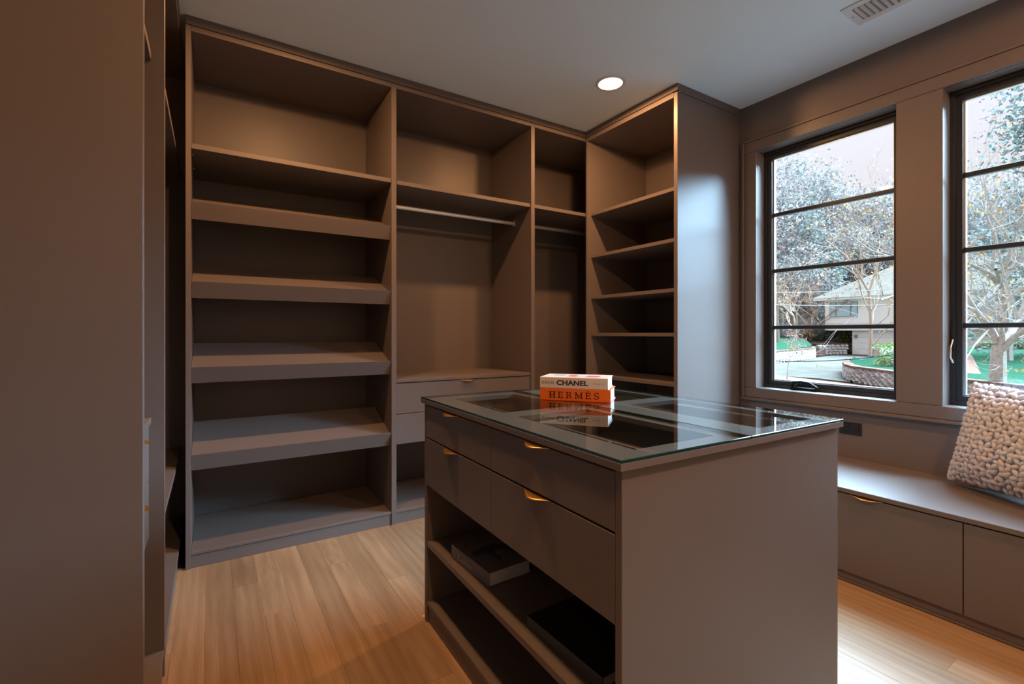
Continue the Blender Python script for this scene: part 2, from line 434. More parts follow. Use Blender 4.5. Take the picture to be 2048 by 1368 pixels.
# crown boards along the tops of the cabinets, with a fine shadow gap below
struct(bx('trim_9', None, -.109, XR, YB - .006, YB + .02, 2.702, CEIL - .0005))
struct(bx('trim_10', None, XR - .006, XR + .02, 1.974, YB - .007, 2.702, CEIL - .0005))
struct(bx('trim_11', None, XR + .021, XW - .001, 1.974, 1.994, 2.697, CEIL - .0005))
struct(bx('trim_12', None, XL - .02, XL + .004, 1.40, YB + .02, 2.702, CEIL - .0005))
# ------------------------------------------------------------------ back run of cabinets
T = .02
YBK = 3.44                               # cabinet backs
def back_panel(p, x0, x1): bx('back_panel', p, x0, x1, YBK - .012, YBK, .067, 2.70)
# 1: shoe cabinet with sloping shelves
c1 = thing('shoe_cabinet', 'tall taupe open cabinet with four sloping shoe shelves, leftmost on the back wall', 'cabinet', (.42, 3.14, 0))
X0, X1 = -.109, .929
bx('side_panel', c1, X0, -.086, YB, YBK - .013, 0, 2.70)
bx('side_panel', c1, X1, .960, YB, YBK - .013, .0, 2.70)
back_panel(c1, X0, .9595)
bx('top_panel', c1, -.0855, X1 - .0005, YB, YBK - .0125, 2.673, 2.70)
bx('shelf', c1, -.0855, X1 - .0005, YB + .004, YBK - .0125, 2.091, 2.117)
for zt in (1.827, 1.430, 1.001, .563):
    sh = MB(); rise, y1_ = .125, 3.20; sl = rise / (y1_ - YB)
    z0 = zt - .010
    sh.prism([(YB + .018, z0 - .018), (YB + .018, z0), (y1_, z0 + rise), (y1_ + .005, z0 + rise - .019)], -.0845, X1 - .0015, 'x')
    s_ = sh.build('sloping_shelf', M['paint'], c1)
    fs = MB(); q = math.atan(sl)
    n_ = (math.cos(q), math.sin(q)); d_ = (math.sin(q), -math.cos(q)); h_ = .086
    p0 = (YB + .001, zt); p1 = (p0[0] + n_[0] * .018, p0[1] + n_[1] * .018 * .2)
    fs.prism([p0, p1, (p1[0] + d_[0] * h_, p1[1] + d_[1] * h_), (p0[0] + d_[0] * h_, p0[1] + d_[1] * h_)], -.0845, X1 - .0015, 'x')
    fs.build('lip', M['paint'], s_)
    MB().prism([(p0[0] + d_[0] * .068 - .0008, p0[1] + d_[1] * .068), (p0[0] + d_[0] * .068 + .002, p0[1] + d_[1] * .068), (p0[0] + d_[0] * h_ + .002, p0[1] + d_[1] * h_), (p0[0] + d_[0] * h_ - .0008, p0[1] + d_[1] * h_)], -.084, X1 - .002, 'x').build('edge_band', M['paint'], s_)
bx('base_shelf', c1, -.0855, X1 - .0005, YB + .002, YBK - .0125, .066, .082)
bx('plinth', c1, -.0855, X1 - .0005, YB + .008, YB + .026, 0, .0645)
for yy in (YB + .09, YB + .33): MB().tube([(-.0855, yy, 2.086), (-.078, yy, 2.086)], .0035, 8).build('shelf_pin', M['chrome'], c1)

# 2: hanging cabinet over two drawers
c2 = thing('hanging_cabinet', 'taupe open wardrobe with steel rod above two drawers, right of the shoe shelves', 'cabinet', (1.46, 3.14, 0))
X0, X1 = .9605, 1.962
bx('side_panel', c2, X1, 1.994, YB, YBK - .013, 0, 2.70)
back_panel(c2, X0, 1.9935)
bx('top_panel', c2, X0, X1 - .0005, YB, YBK - .0125, 2.673, 2.70)
bx('shelf', c2, X0, X1 - .0005, YB + .012, YBK - .0125, 2.089, 2.115)
bx('counter', c2, X0, X1 - .0005, YB + .010, YBK - .0125, .866, .888)
for za, zb_ in ((.673, .861), (.485, .669)):
    d = bx('drawer', c2, X0 + .002, X1 - .003, YB + .014, YB + .034, za, zb_)
    tab_handle(d, (1.458, YB + .014, zb_ + .001), (1, 0, 0), (0, -1, 0))
bx('drawer_shelf', c2, X0, X1 - .0005, YB + .036, YBK - .0125, .49, .505)
bx('base_shelf', c2, X0, X1 - .0005, YB + .002, YBK - .0125, .066, .082)
bx('plinth', c2, X0, X1 - .0005, YB + .008, YB + .026, 0, .0645)
def rod(p, x0, x1):
    r_ = MB().tube([(x0 + .004, 3.08, 2.012), (x1 - .004, 3.08, 2.012)], .015, 16, sq=(.55, 1.0)).build('hanging_rod', M['chrome'], p, smooth=False)
    for xx, s in ((x0, 1), (x1, -1)):
        MB().box(xx, xx + s * .006, 3.064, 3.096, 1.990, 2.036, .002).build('rod_bracket', M['chrome'], r_)
rod(c2, X0, X1)
# 3: corner hanging cabinet
c3 = thing('corner_wardrobe', 'narrow taupe hanging space with rod in the far corner beside the shelf tower', 'cabinet', (2.5, 3.14, 0))
X0, X1 = 1.9945, 3.14
back_panel(c3, X0, X1)
bx('top_panel', c3, X0, X1, YB + .022, YBK - .0125, 2.673, 2.70)
bx('top_rail', c3, X0, XR - .0005, YB, YB + .0215, 2.673, 2.70)
bx('shelf', c3, X0, X1, YB + .012, YBK - .0125, 2.089, 2.115)
bx('base_shelf', c3, X0, X1, YB + .022, YBK - .0125, .066, .082)
bx('plinth', c3, X0, XR - .001, YB + .008, YB + .0215, 0, .0645)
rod(c3, X0, X1)

# 4: shelf tower on the right
c4 = thing('shelf_tower', 'taupe corner tower of open shelves whose smooth end panel faces the windows', 'cabinet', (2.8, 2.4, 0))
bx('side_panel', c4, XR, XW - .001, 1.98, 2.009, 0, 2.695)
bx('side_panel', c4, XR, XW - .001, YB - .022, YB - .001, 0, 2.70)
bx('back_panel', c4, XW - .014, XW - .001, 2.0095, YB - .0225, .067, 2.70)
bx('top_panel', c4, XR, XW - .0145, 2.0095, YB - .0225, 2.668, 2.70)
for z in (2.113, 1.784, 1.462, 1.174, .850, .46):
    bx('shelf', c4, XR + .036, XW - .0145, 2.0095, YB - .0225, z - .024, z)
bx('base_shelf', c4, XR + .004, XW - .0145, 2.0095, YB - .0225, .066, .082)
bx('plinth', c4, XR + .010, XR + .028, 2.0095, YB - .0225, 0, .0645)

# ------------------------------------------------------------------ left run of cabinets
XK = -.745
c5 = thing('drawer_wardrobe', 'tall taupe wardrobe in the left foreground whose broad plain side faces us', 'cabinet', (-.44, 1.7, 0))
bx('side_panel', c5, XK, XL, 1.404, 1.429, 0, 2.70)
bx('side_panel', c5, XK + .0135, XL, 2.007, 2.030, 0, 2.70)
bx('back_panel', c5, XK, XK + .013, 1.4295, 2.030, .067, 2.70)
bx('top_panel', c5, XK + .0135, XL, 1.4295, 2.0065, 2.673, 2.70)
bx('shelf', c5, XK + .0135, XL - .037, 1.4295, 2.0065, 2.089, 2.115)
bx('counter', c5, XK + .0135, XL - .037, 1.4295, 2.0065, .866, .888)
for za, zb_ in ((.673, .861), (.485, .669)):
    d = bx('drawer', c5, XL - .063, XL - .043, 1.4315, 2.0045, za, zb_)
    tab_handle(d, (XL - .043, 1.718, zb_ + .001), (0, 1, 0), (1, 0, 0))
bx('base_shelf', c5, XK + .0135, XL - .002, 1.4295, 2.0065, .075, .092)
bx('plinth', c5, XL - .024, XL - .006, 1.4295, 2.0065, 0, .0735)
c6 = thing('left_corner_wardrobe', 'taupe hanging wardrobe behind the big side panel, deep in the left corner', 'cabinet', (-.44, 2.45, 0))
bx('back_panel', c6, XK, XK + .013, 2.0305, YBK - .0125, .067, 2.70)
bx('top_panel', c6, XK + .0135, XL, 2.0305, YBK - .0125, 2.673, 2.70)
bx('shelf', c6, XK + .0135, XL - .015, 2.0305, YBK - .0125, 2.089, 2.115)
bx('shelf', c6, XK + .0135, XL - .015, 2.0305, YBK - .0125, .478, .50)
bx('base_shelf', c6, XK + .0135, XL - .002, 2.0305, YBK - .0125, .075, .092)
bx('plinth', c6, XL - .024, XL - .006, 2.0305, YB, 0, .0735)
bx('back_end', c6, XK + .0135, -.1095, YBK - .012, YBK, .067, 2.70)

# ------------------------------------------------------------------ window bench
wb = thing('window_bench', 'long built-in taupe window bench with drawers below the windows', 'bench', (2.83, .4, 0))
BY1, BY0 = 1.972, -1.55
bx('seat_top', wb, 2.512, XW - .001, BY0, BY1, .424, .445, b=.002)
seams = [1.972, 1.312, .644, -.024, -.692, -1.36]
for i in range(5):
    ya, yb = seams[i + 1] + .0018, seams[i] - .0018
    d = bx('drawer', wb, 2.520, 2.540, ya, yb, .053, .418)
    tab_handle(d, (2.520, (ya + yb) / 2 + .0, .4195), (0, 1, 0), (-1, 0, 0), width=.13, proj=.024)
bx('toe_kick', wb, 2.536, 2.553, BY0, BY1, 0.012, .0515)
bx('shoe_moulding', wb, 2.530, 2.548, BY0, BY1, 0, .0115, b=.004)
bx('carcass', wb, 2.542, XW - .002, BY0, BY1, .053, .417)

# ------------------------------------------------------------------ island
IX, IY, IR = .7043, .7015, R(-1.04)
isl = thing('island', 'taupe dressing island with glass top, brass pulls and open shelves', 'island', (IX, IY, 0), IR)
IW, IL = .914, 1.147
bx('end_panel', isl, .012, IW - .012, .010, .030, 0, .8875)
bx('end_panel', isl, .012, IW - .012, IL - .030, IL - .010, 0, .8875)
holed(MB(), 'z', [0, .115, .405, .600, .880, IW], [0, .075, .585, .672, 1.075, IL], {(1, 1), (1, 3), (3, 1), (3, 3)}, .888, .9035).build('top_frame', M['paint'], isl)
for xa, xb in ((0, .4465), (.4495, IW)):
    g = MB().box(xa, xb, 0, IL, .9040, .9115, .0012)
    # the sawn edges carry the green edge colour, the faces stay clear
    for k, f in enumerate(g.f):
        P = [g.v[i] for i in f]; nz = (Vector(P[1]) - Vector(P[0])).cross(Vector(P[2]) - Vector(P[0])).normalized()
        g.m[k] = 0 if abs(nz.z) > .9 else 1
    g.build('glass_pane', [M['tglass'], M['gedge']], isl)
yy = [.0315, .5725, .5745, IL - .0315]
for k in (0, 2):
    ya, yb = yy[k], yy[k + 1]
    for za, zb_ in ((.752, .8795), (.558, .7465)):
        d = bx('drawer', isl, .012, .031, ya, yb, za, zb_)
        yc = (.325, .872)[k // 2]
        tab_handle(d, (.012, yc, zb_ + .001), (0, 1, 0), (-1, 0, 0))
        if zb_ > .8:
            bx('tray', d, .0315, .445, ya + .012, yb - .012, .800, .806, 'felt')
            bx('tray_side', d, .0315, .445, ya + .004, ya + .0115, .800, .880)
            bx('tray_side', d, .0315, .445, yb - .0115, yb - .004, .800, .880)
            bx('tray_divider', d, .255, .263, ya + .0125, yb - .0125, .8065, .862)
            bx('tray_divider', d, .0325, .2545, (ya + yb) / 2 - .004, (ya + yb) / 2 + .004, .8065, .862)
# the half that opens towards the bench
for k in (0, 2):
    ya, yb = yy[k], yy[k + 1]
    for za, zb_ in ((.752, .8795), (.558, .7465)):
        d = bx('drawer', isl, IW - .031, IW - .012, ya, yb, za, zb_)
        tab_handle(d, (IW - .012, (.325, .872)[k // 2], zb_ + .001), (0, 1, 0), (1, 0, 0))
        if zb_ > .8:
            bx('tray', d, .467, IW - .0315, ya + .012, yb - .012, .800, .806, 'felt')
            bx('tray_divider', d, .70, .708, ya + .0125, yb - .0125, .8065, .862)
bx('partition', isl, .4465, .4655, .0305, IL - .0305, .0855, .887)
bx('drawer_deck', isl, .033, .446, .0305, IL - .0305, .538, .554)
bx('drawer_deck', isl, .466, IW - .033, .0305, IL - .0305, .538, .554)
bx('shelf', isl, .014, .446, .0305, IL - .0305, .308, .330)
bx('shelf', isl, .466, IW - .014, .0305, IL - .0305, .308, .330)
bx('base_shelf', isl, .014, IW - .014, .0305, IL - .0305, .068, .085)
bx('plinth', isl, .020, .038, .0305, IL - .0305, 0, .0675)
bx('plinth', isl, IW - .038, IW - .020, .0305, IL - .0305, 0, .0675)
foot = MB().lathe((.016, IL - .020 + .020, 0), [(.0, .010), (.008, .010), (.009, .004), (.009, 0), (0, 0)], 12).build('glide_foot', M['white'], isl)

# ------------------------------------------------------------------ writing
def text2d(s, size, bold=0, space=1.0):
    cu = bpy.data.curves.new('t', 'FONT'); cu.body = s; cu.size = size; cu.offset = bold; cu.space_character = space
    cu.resolution_u = 3
    o = bpy.data.objects.new('t', cu); COL.objects.link(o)
    bpy.context.view_layer.update()
    dg = bpy.context.evaluated_depsgraph_get(); me = o.evaluated_get(dg).to_mesh()
    V = [tuple(v.co) for v in me.vertices]; Fc = [tuple(p.vertices) for p in me.polygons]
    o.evaluated_get(dg).to_mesh_clear()
    bpy.data.objects.remove(o); bpy.data.curves.remove(cu)
    return V, Fc
def fit(VF, x0, x1, y0, y1):
    V, Fc = VF; a = np.array(V); lo, hi = a.min(0), a.max(0)
    return [(x0 + (v[0] - lo[0]) / (hi[0] - lo[0]) * (x1 - x0), y0 + (v[1] - lo[1]) / (hi[1] - lo[1]) * (y1 - y0)) for v in V], Fc
def stroke(pts, wd):
    """a 2D polyline as a band of quads; wd one width or one per point"""
    V = []; Fc = []
    for i, p in enumerate(pts):
        a = pts[max(i - 1, 0)]; b = pts[min(i + 1, len(pts) - 1)]
        dx, dy = b[0] - a[0], b[1] - a[1]; L = math.hypot(dx, dy) or 1; t = (wd[i] if hasattr(wd, '__len__') else wd) / 2
        V += [(p[0] - dy / L * t, p[1] + dx / L * t), (p[0] + dy / L * t, p[1] - dx / L * t)]
    for i in range(len(pts) - 1): Fc.append((2 * i, 2 * i + 1, 2 * i + 3, 2 * i + 2))
    return V, Fc
def join2d(parts):
    V = []; Fc = []
    for v, f in parts: b = len(V); V += v; Fc += [tuple(b + i for i in q) for q in f]
    return V, Fc
def rect(x0, y0, x1, y1): return [(x0, y0), (x1, y0), (x1, y1), (x0, y1)], [(0, 1, 2, 3)]
def arc(cx, cy, rx, ry, a0, a1, n=14): return [(cx + rx * math.cos(R(a0 + (a1 - a0) * i / n)), cy + ry * math.sin(R(a0 + (a1 - a0) * i / n))) for i in range(n + 1)]
def slab_letters(word, gap=.32):
    """slab-serif capitals on a unit height, built from strokes"""
    t, s, h = .20, .125, 1.0; out = []; x = 0
    for ch in word:
        g = []
        if ch == 'H':
            w_ = .95
            for xx in (.12, w_ - .27): g += [rect(xx, 0, xx + t, h), rect(xx - .12, 0, xx + t + .12, s), rect(xx - .12, h - s, xx + t + .12, h)]
            g += [rect(.27, .46, w_ - .27, .46 + s)]
        elif ch in 'EÈ':
            w_ = .82; g += [rect(.12, 0, .27, h), rect(0, 0, w_ - .03, s), rect(0, h - s, w_ - .06, h), rect(.27, .46, .58, .46 + s),
                            rect(w_ - .12, 0, w_ - .03, .28), rect(w_ - .15, h - .26, w_ - .06, h), rect(.52, .36, .59, .68)]
            if ch == 'È': g += [stroke([(.30, 1.22), (.50, 1.09)], [.12, .05])]
        elif ch == 'R':
            w_ = .92; g += [rect(.12, 0, .27, h), rect(0, 0, .40, s), rect(0, h - s, .5, h), rect(.27, .47, .5, .47 + s),
                            stroke(arc(.5, .735, .22, .22, 90, -90), .13), stroke([(.46, .48), (.62, .36), (.70, .16), (.80, .05), (.94, .06)], [.13, .15, .15, .12, .07])]
        elif ch == 'M':
            w_ = 1.15; g += [rect(.12, 0, .24, h), rect(w_ - .28, 0, w_ - .12, h), rect(0, 0, .36, s), rect(0, h - s, .26, h), rect(w_ - .42, 0, w_, s), rect(w_ - .26, h - s, w_, h),
                             stroke([(.18, h), (w_ / 2, .12)], .16), stroke([(w_ / 2, .10), (w_ - .2, h)], .09)]
        elif ch == 'S':
            w_ = .78; g += [stroke(arc(.39, .735, .27, .215, 25, 180, 12) + arc(.39, .735, .27, .215, 190, 250, 4) + [(.45, .48)] + arc(.39, .265, .29, .215, 60, -20, 8) + arc(.39, .265, .29, .215, -30, -155, 10),
                                   [.08] + [.11] * 11 + [.13] * 2 + [.14] * 4 + [.16] + [.14] * 8 + [.11] * 12)]
            g = [(v, f) for v, f in g]
            g += [rect(.60, .66, .68, 1.0), rect(.08, 0, .16, .34)]
        V, Fc = join2d(g); out.append(([(a + x, b) for a, b in V], Fc)); x += w_ + gap
    return join2d(out)
def plate(VF, P, name, m, parent, thick=.0):
    """flat print: 2D shape mapped by P(x, y) -> 3D"""
    V, Fc = VF
    return MB().add([P(a, b) for a, b in V], Fc).build(name, m, parent, normals=False)

# ------------------------------------------------------------------ books
def px_on(u, v, z):
    d = FW + RT * ((u - CX) / F) + Vector((0, 0, (HY - v) / F)); k = (z - EYE) / d.z
    return Vector((d.x * k, d.y * k, z))
ZG = .9115
A = px_on(1080.5, 799.5, ZG); B = px_on(1221.5, 806, ZG)
u_ = (B - A).normalized(); LEN = (B - A).length; th = math.atan2(u_.y, u_.x)
def book(name, label, loc, rot, L, D, H_, cm, group=None, t=.003, round_=.0):
    b = thing(name, label, 'book', loc, rot, group)
    bx('cover', b, 0, L, 0, D, 0, t, cm, .0006); bx('cover', b, 0, L, 0, D, H_ - t, H_, cm, .0006)
    bx('spine', b, 0, L, -.001, t, t * .2, H_ - t * .2, cm, .0015)
    # page block with a hollowed fore-edge
    n = 8; prof = [(t, t), ] + [(D - .006 - .004 * math.sin(math.pi * i / n), t + (H_ - 2 * t) * i / n) for i in range(n + 1)] + [(t, H_ - t)]
    MB().prism(prof, .004, L - .004, 'x').build('pages', M['paper'], b)
    return b
D1 = .150
b1 = book('book', 'thick orange book with dark serif title, lower of the pair on glass', (*A.xy, ZG), th, LEN, D1, .0475, 'orange')
P1 = lambda a, b: (a, -.0016, b)
sl = slab_letters('HERMÈS')
lo = np.array(sl[0]).min(0); hi = np.array(sl[0]).max(0); k_ = .0285
plate(([((a - lo[0]) / (hi[0] - lo[0]) * LEN * .715 + LEN * .128, .0105 + b * .0245) for a, b in sl[0]], sl[1]), P1, 'spine_title', M['ink'], b1)
MB().box(LEN - .004, LEN + .0006, .001, D1, .0, .0032, .0005).build('pink_edge', M['pink'], b1)
b2 = book('book', 'thick white book with bold black title, upper of the pair on glass', (A.x - u_.x * .001, A.y - u_.y * .001, ZG + .0477), th, LEN * .968, D1 + .004, .0425, 'cover')
L2 = LEN * .968
plate(fit(text2d('COCO', 1, .022, 1.25), L2 * .028, L2 * .213, .0165, .0265), P1, 'spine_print', M['ink'], b2)
plate(fit(text2d('CHANEL', 1, .036, 1.0), L2 * .252, L2 * .716, .0120, .0318), P1, 'spine_title', M['ink'], b2)
plate(fit(text2d('PARIS', 1, .012, 1.5), L2 * .795, L2 * .945, .0165, .0245), P1, 'spine_print', M['ink2'], b2)
P2 = lambda a, b: (a, b, .0425 + .0004)
plate(rect(L2 * .36, .035, L2 * .86, .115), P2, 'cover_print', M['art2'], b2)
P3 = lambda a, b: (a, b, .0425 + .0007)
plate(rect(L2 * .38, .040, L2 * .50, .110), P3, 'cover_print', M['art1'], b2)
plate(rect(L2 * .66, .040, L2 * .84, .095), P3, 'cover_print', M['art1'], b2)
plate(rect(L2 * .51, .045, L2 * .63, .108), P3, 'cover_print', M['cover'], b2)
plate(rect(L2 * .14, .070, L2 * .30, .118), P2, 'cover_print', M['art3'], b2)

# grey book with the animal on its cover, on the island shelf
zs_ = .330
def on_isl(lx, ly, z):
    c, s = math.cos(IR), math.sin(IR); return (IX + lx * c - ly * s, IY + lx * s + ly * c, z)
HB = .050
b3 = book('book', 'grey picture book showing a prowling cat, on the island shelf', on_isl(.040, .930, zs_ + .0003), IR - R(90) + R(4), .262, .178, HB, 'bookgrey')
# script title
def script(x, y, h):
    g = []
    C_ = [(x + .62, y + .95), (x + .45, y + 1.05), (x + .25, y + .85), (x + .12, y + .5), (x + .2, y + .12), (x + .45, y + .02), (x + .7, y + .2)]
    g.append(stroke(C_, [.05, .08, .13, .15, .12, .07, .03])); x += .75
    a_ = [(x + .38, y + .42), (x + .2, y + .5), (x + .05, y + .25), (x + .15, y + .02), (x + .33, y + .2), (x + .40, y + .5), (x + .38, y + .12), (x + .5, y + .02)]
    g.append(stroke(a_, [.05, .07, .1, .08, .05, .08, .1, .04])); x += .5
    g.append(stroke([(x, y + .02), (x + .12, y + .5), (x + .22, y + .42), (x + .2, y + .1), (x + .34, y + .02)], [.03, .07, .06, .1, .03])); x += .36
    g.append(stroke([(x, y + .02), (x + .2, y + .9), (x + .14, y + .2), (x + .28, y + .02)], [.03, .06, .1, .03])); g.append(stroke([(x, y + .58), (x + .34, y + .62)], .05)); x += .32
    g.append(stroke([(x, y + .02), (x + .12, y + .48), (x + .1, y + .12), (x + .24, y + .02)], [.03, .08, .1, .03])); g.append(rect(x + .12, y + .68, x + .2, y + .76)); x += .26
    g.append(stroke([(x, y + .1), (x + .22, y + .3), (x + .16, y + .48), (x + .05, y + .28), (x + .1, y + .04), (x + .3, y + .1)], [.04, .05, .07, .1, .09, .03])); x += .32
    g.append(stroke([(x, y + .02), (x + .12, y + .5), (x + .22, y + .42), (x + .2, y + .1), (x + .36, y + .04)], [.03, .07, .06, .1, .03]))
    return join2d(g)
# cover frame: u across the cover from the spine (0..178 mm), v along the book from its head (262 mm); title reads across
def PC(a, b): return (b, a, HB + .0005)
sc = script(0, 0, 1); a0 = np.array(sc[0]); lo, hi = a0.min(0), a0.max(0)
plate(([(.030 + (a - lo[0]) / (hi[0] - lo[0]) * .115, .052 - (b - lo[1]) / (hi[1] - lo[1]) * .030) for a, b in sc[0]], sc[1]), PC, 'cover_title', M['ink'], b3)
cat = [(.020, .120), (.026, .100), (.044, .092), (.060, .094), (.085, .086), (.115, .084), (.145, .092), (.160, .108), (.168, .130), (.160, .155), (.166, .190), (.158, .196), (.146, .160), (.138, .140), (.118, .134),
       (.098, .140), (.092, .160), (.094, .190), (.084, .206), (.066, .208), (.078, .192), (.076, .165), (.066, .142), (.052, .130), (.046, .140), (.032, .142)]
plate((cat, [tuple(range(len(cat)))]), PC, 'cover_picture', M['animal'], b3)
def PS(a, b): return (a, -.0016, b)
plate(([(.050 + (a - lo[0]) / (hi[0] - lo[0]) * .100, .014 + (b - lo[1]) / (hi[1] - lo[1]) * .022) for a, b in sc[0]], sc[1]), PS, 'spine_title', M['silver'], b3)
# black cloth-bound book nearer on the same shelf
b4 = book('book', 'large black cloth book lying dark at the near end of the shelf', on_isl(.052, .430, zs_ + .0003), IR - R(90) + R(3), .30, .24, .034, 'darkbook')
b4.children[-1].data.materials[0] = M['darkpage']

# ------------------------------------------------------------------ pillow of chunky wool
def pillow():
    BL = Vector((3.015, .825, .468)); TL = Vector((3.055, .738, .940))
    ax = Vector((-.47, -.88, 0)).normalized(); up = (TL - BL); Hh = up.length; up.normalize(); Wd = .52
    nrm = up.cross(ax).normalized()
    if nrm.x > 0: nrm = -nrm
    C0 = BL + ax * Wd / 2 + up * Hh / 2 - nrm * .0
    root = thing('knit_cushion', 'chunky knitted off-white wool cushion standing on the window bench', 'cushion', tuple(C0 - up * Hh / 2))
    TH = .085
    def prof(a, b):
        return TH * max(0, (1 - abs(a) ** 3.0)) ** .6 * max(0, (1 - abs(b) ** 3.0)) ** .6
    def pt(a, b, sgn, off=0):
        # pulled-in sides, pointed ears at the corners
        ka = 1 - .07 * (1 - b * b) ; kb = 1 - .06 * (1 - a * a)
        return C0 + ax * (a * ka * Wd / 2) + up * (b * kb * Hh / 2) + nrm * sgn * (prof(a, b) + off)
    n = 24; V = []; Fc = []
    for sgn in (1, -1):
        base = len(V)
        for i in range(n + 1):
            for j in range(n + 1): V.append(pt(-1 + 2 * i / n, -1 + 2 * j / n, sgn, -.006))
        for i in range(n):
            for j in range(n): q = base + i * (n + 1) + j; Fc.append((q, q + 1, q + n + 2, q + n + 1))
    MB().add(V, Fc).build('cushion_body', M['wool'], root, smooth=True)
    bm = bmesh.new(); bmesh.ops.create_icosphere(bm, subdivisions=2, radius=1); sv = np.array([v.co[:] for v in bm.verts]); sf = [tuple(v.index for v in f.verts) for f in bm.faces]; bm.free()
    rnd = random.Random(7); st = MB(); fz = MB(); rows, cols = 20, 20
    for sgn in (1, -1):
        for i in range(cols):
            for j in range(rows):
                a = -1 + 2 * (i + .5) / cols + rnd.uniform(-.02, .02); b = -1 + 2 * (j + .5) / rows + rnd.uniform(-.018, .018)
                a *= .985; b *= .985
                p = pt(a, b, sgn); e = .02
                ta = (pt(min(a + e, 1), b, sgn) - pt(max(a - e, -1), b, sgn)).normalized(); tb = (pt(a, min(b + e, 1), sgn) - pt(a, max(b - e, -1), sgn)).normalized()
                nn = ta.cross(tb).normalized()
                if nn.dot(nrm) * sgn < 0: nn = -nn
                if max(abs(a), abs(b)) > .92: nn = (nn + (ax * a + up * b)).normalized()
                lean = (1 if (i % 2) else -1) * R(rnd.uniform(18, 42)) + (R(90) if j % 2 else 0) * rnd.choice((0, 1, 1))
                d1 = (tb * math.cos(lean) + ta * math.sin(lean)).normalized(); d2 = nn.cross(d1).normalized()
                sz = rnd.uniform(.85, 1.15)
                Mx = np.array([[*(d1 * .0190 * sz)], [*(d2 * .0108 * sz)], [*(nn * .0120 * sz)]])
                P = sv * (1 + 0.0) @ Mx + np.array(p[:])
                st.add([tuple(q) for q in P], sf)
                for _ in range(3 if max(abs(a), abs(b)) > .85 else 1):
                    d = (nn + Vector((rnd.uniform(-1, 1), rnd.uniform(-1, 1), rnd.uniform(-1, 1))) * .8).normalized(); o_ = p + nn * .010; sd_ = d.cross(up).normalized() * .00035
                    k = rnd.uniform(.008, .018); fz.add([o_ - sd_, o_ + sd_, o_ + d * k + Vector((0, 0, -.003))], [(0, 1, 2)])
    s1 = st.build('knit_stitches', M['wool'], root, smooth=True, normals=False); s1['kind'] = 'stuff'
    s2 = fz.build('wool_fuzz', M['wool'], root, normals=False); s2['kind'] = 'stuff'
pillow()

# ------------------------------------------------------------------ outlet, vent, downlights
ot = thing('wall_outlet', 'black double power outlet on the wall under the left window', 'outlet', (XW, 1.295, .58))
bx('cover_plate', ot, XW - .006, XW - .0005, 1.238, 1.352, .583, .655, 'blackp', .002)
for yc in (1.268, 1.322):
    q = bx('socket', ot, XW - .009, XW - .0055, yc - .017, yc + .017, .604, .634, 'blackp', .003)
    for dz in (-.006, .006): bx('slot', q, XW - .0096, XW - .0085, yc - .004, yc + .006, .619 + dz - .001, .619 + dz + .001, 'slot', 0)
vt = thing('ceiling_vent', 'white louvred air vent in the ceiling near the windows', 'vent', (2.69, .90, CEIL - .006))
vx0, vx1, vy0, vy1 = 2.592, 2.792, .690, 1.112
holed(MB(), 'z', [vx0, vx0 + .035, vx1 - .035, vx1], [vy0, vy0 + .035, vy1 - .035, vy1], {(1, 1)}, CEIL - .006, CEIL - .0005).build('frame', M['white'], vt)
bx('duct_back', vt, vx0 + .036, vx1 - .036, vy0 + .036, vy1 - .036, CEIL - .0012, CEIL - .0006, 'hdark', 0)
for k in range(14):
    yk = vy0 + .050 + k * .0248
    MB().prism([(yk - .004, CEIL - .0014), (yk - .002, CEIL - .0014), (yk + .006, CEIL - .011), (yk + .0045, CEIL - .0115)], vx0 + .0355, vx1 - .0355, 'x').build('slat', M['white'], vt)
for yk in (vy0 + .016, vy1 - .016): MB().lathe((2.692, yk, CEIL - .0085), [(0, 0), (.003, .0003), (.004, .0024)], 10).build('screw', M['hdark'], vt)

def downlight(x, y, label):
    t = thing('downlight', label, 'light', (x, y, CEIL - .012), group='recessed ceiling downlights')
    MB().lathe((x, y, CEIL), [(.094, -.0006), (.092, -.005), (.078, -.008), (.074, -.006), (.073, -.0006)], 40).build('trim_ring', M['white'], t, smooth=True)
    MB().lathe((x, y, CEIL), [(.0001, -.0035), (.0725, -.0030), (.0725, -.0008)], 40).build('lens', M['lens'], t)
    L = bpy.data.lights.new('downlight_lamp', 'AREA'); L.shape = 'DISK'; L.size = .08; L.energy = LAMP_W * .85; L.color = LAMP_COL
    o = bpy.data.objects.new('downlight_lamp', L); COL.objects.link(o); o.parent = t; o.location = (0, 0, -.001)
    L = bpy.data.lights.new('downlight_beam', 'SPOT'); L.spot_size = R(179); L.spot_blend = .06; L.shadow_soft_size = .035; L.energy = LAMP_W * .85; L.color = LAMP_COL
    o = bpy.data.objects.new('downlight_beam', L); COL.objects.link(o); o.parent = t; o.location = (0, 0, -.003)
downlight(2.122, 2.204, 'lit round recessed ceiling downlight nearest the shelf tower')
downlight(.40, 2.20, 'round recessed ceiling downlight in front of the shoe shelves, above the picture')
downlight(2.122, -.15, 'round recessed ceiling downlight above the aisle beside the bench')
downlight(.43, -.15, 'round recessed ceiling downlight above the viewer near the wardrobe')
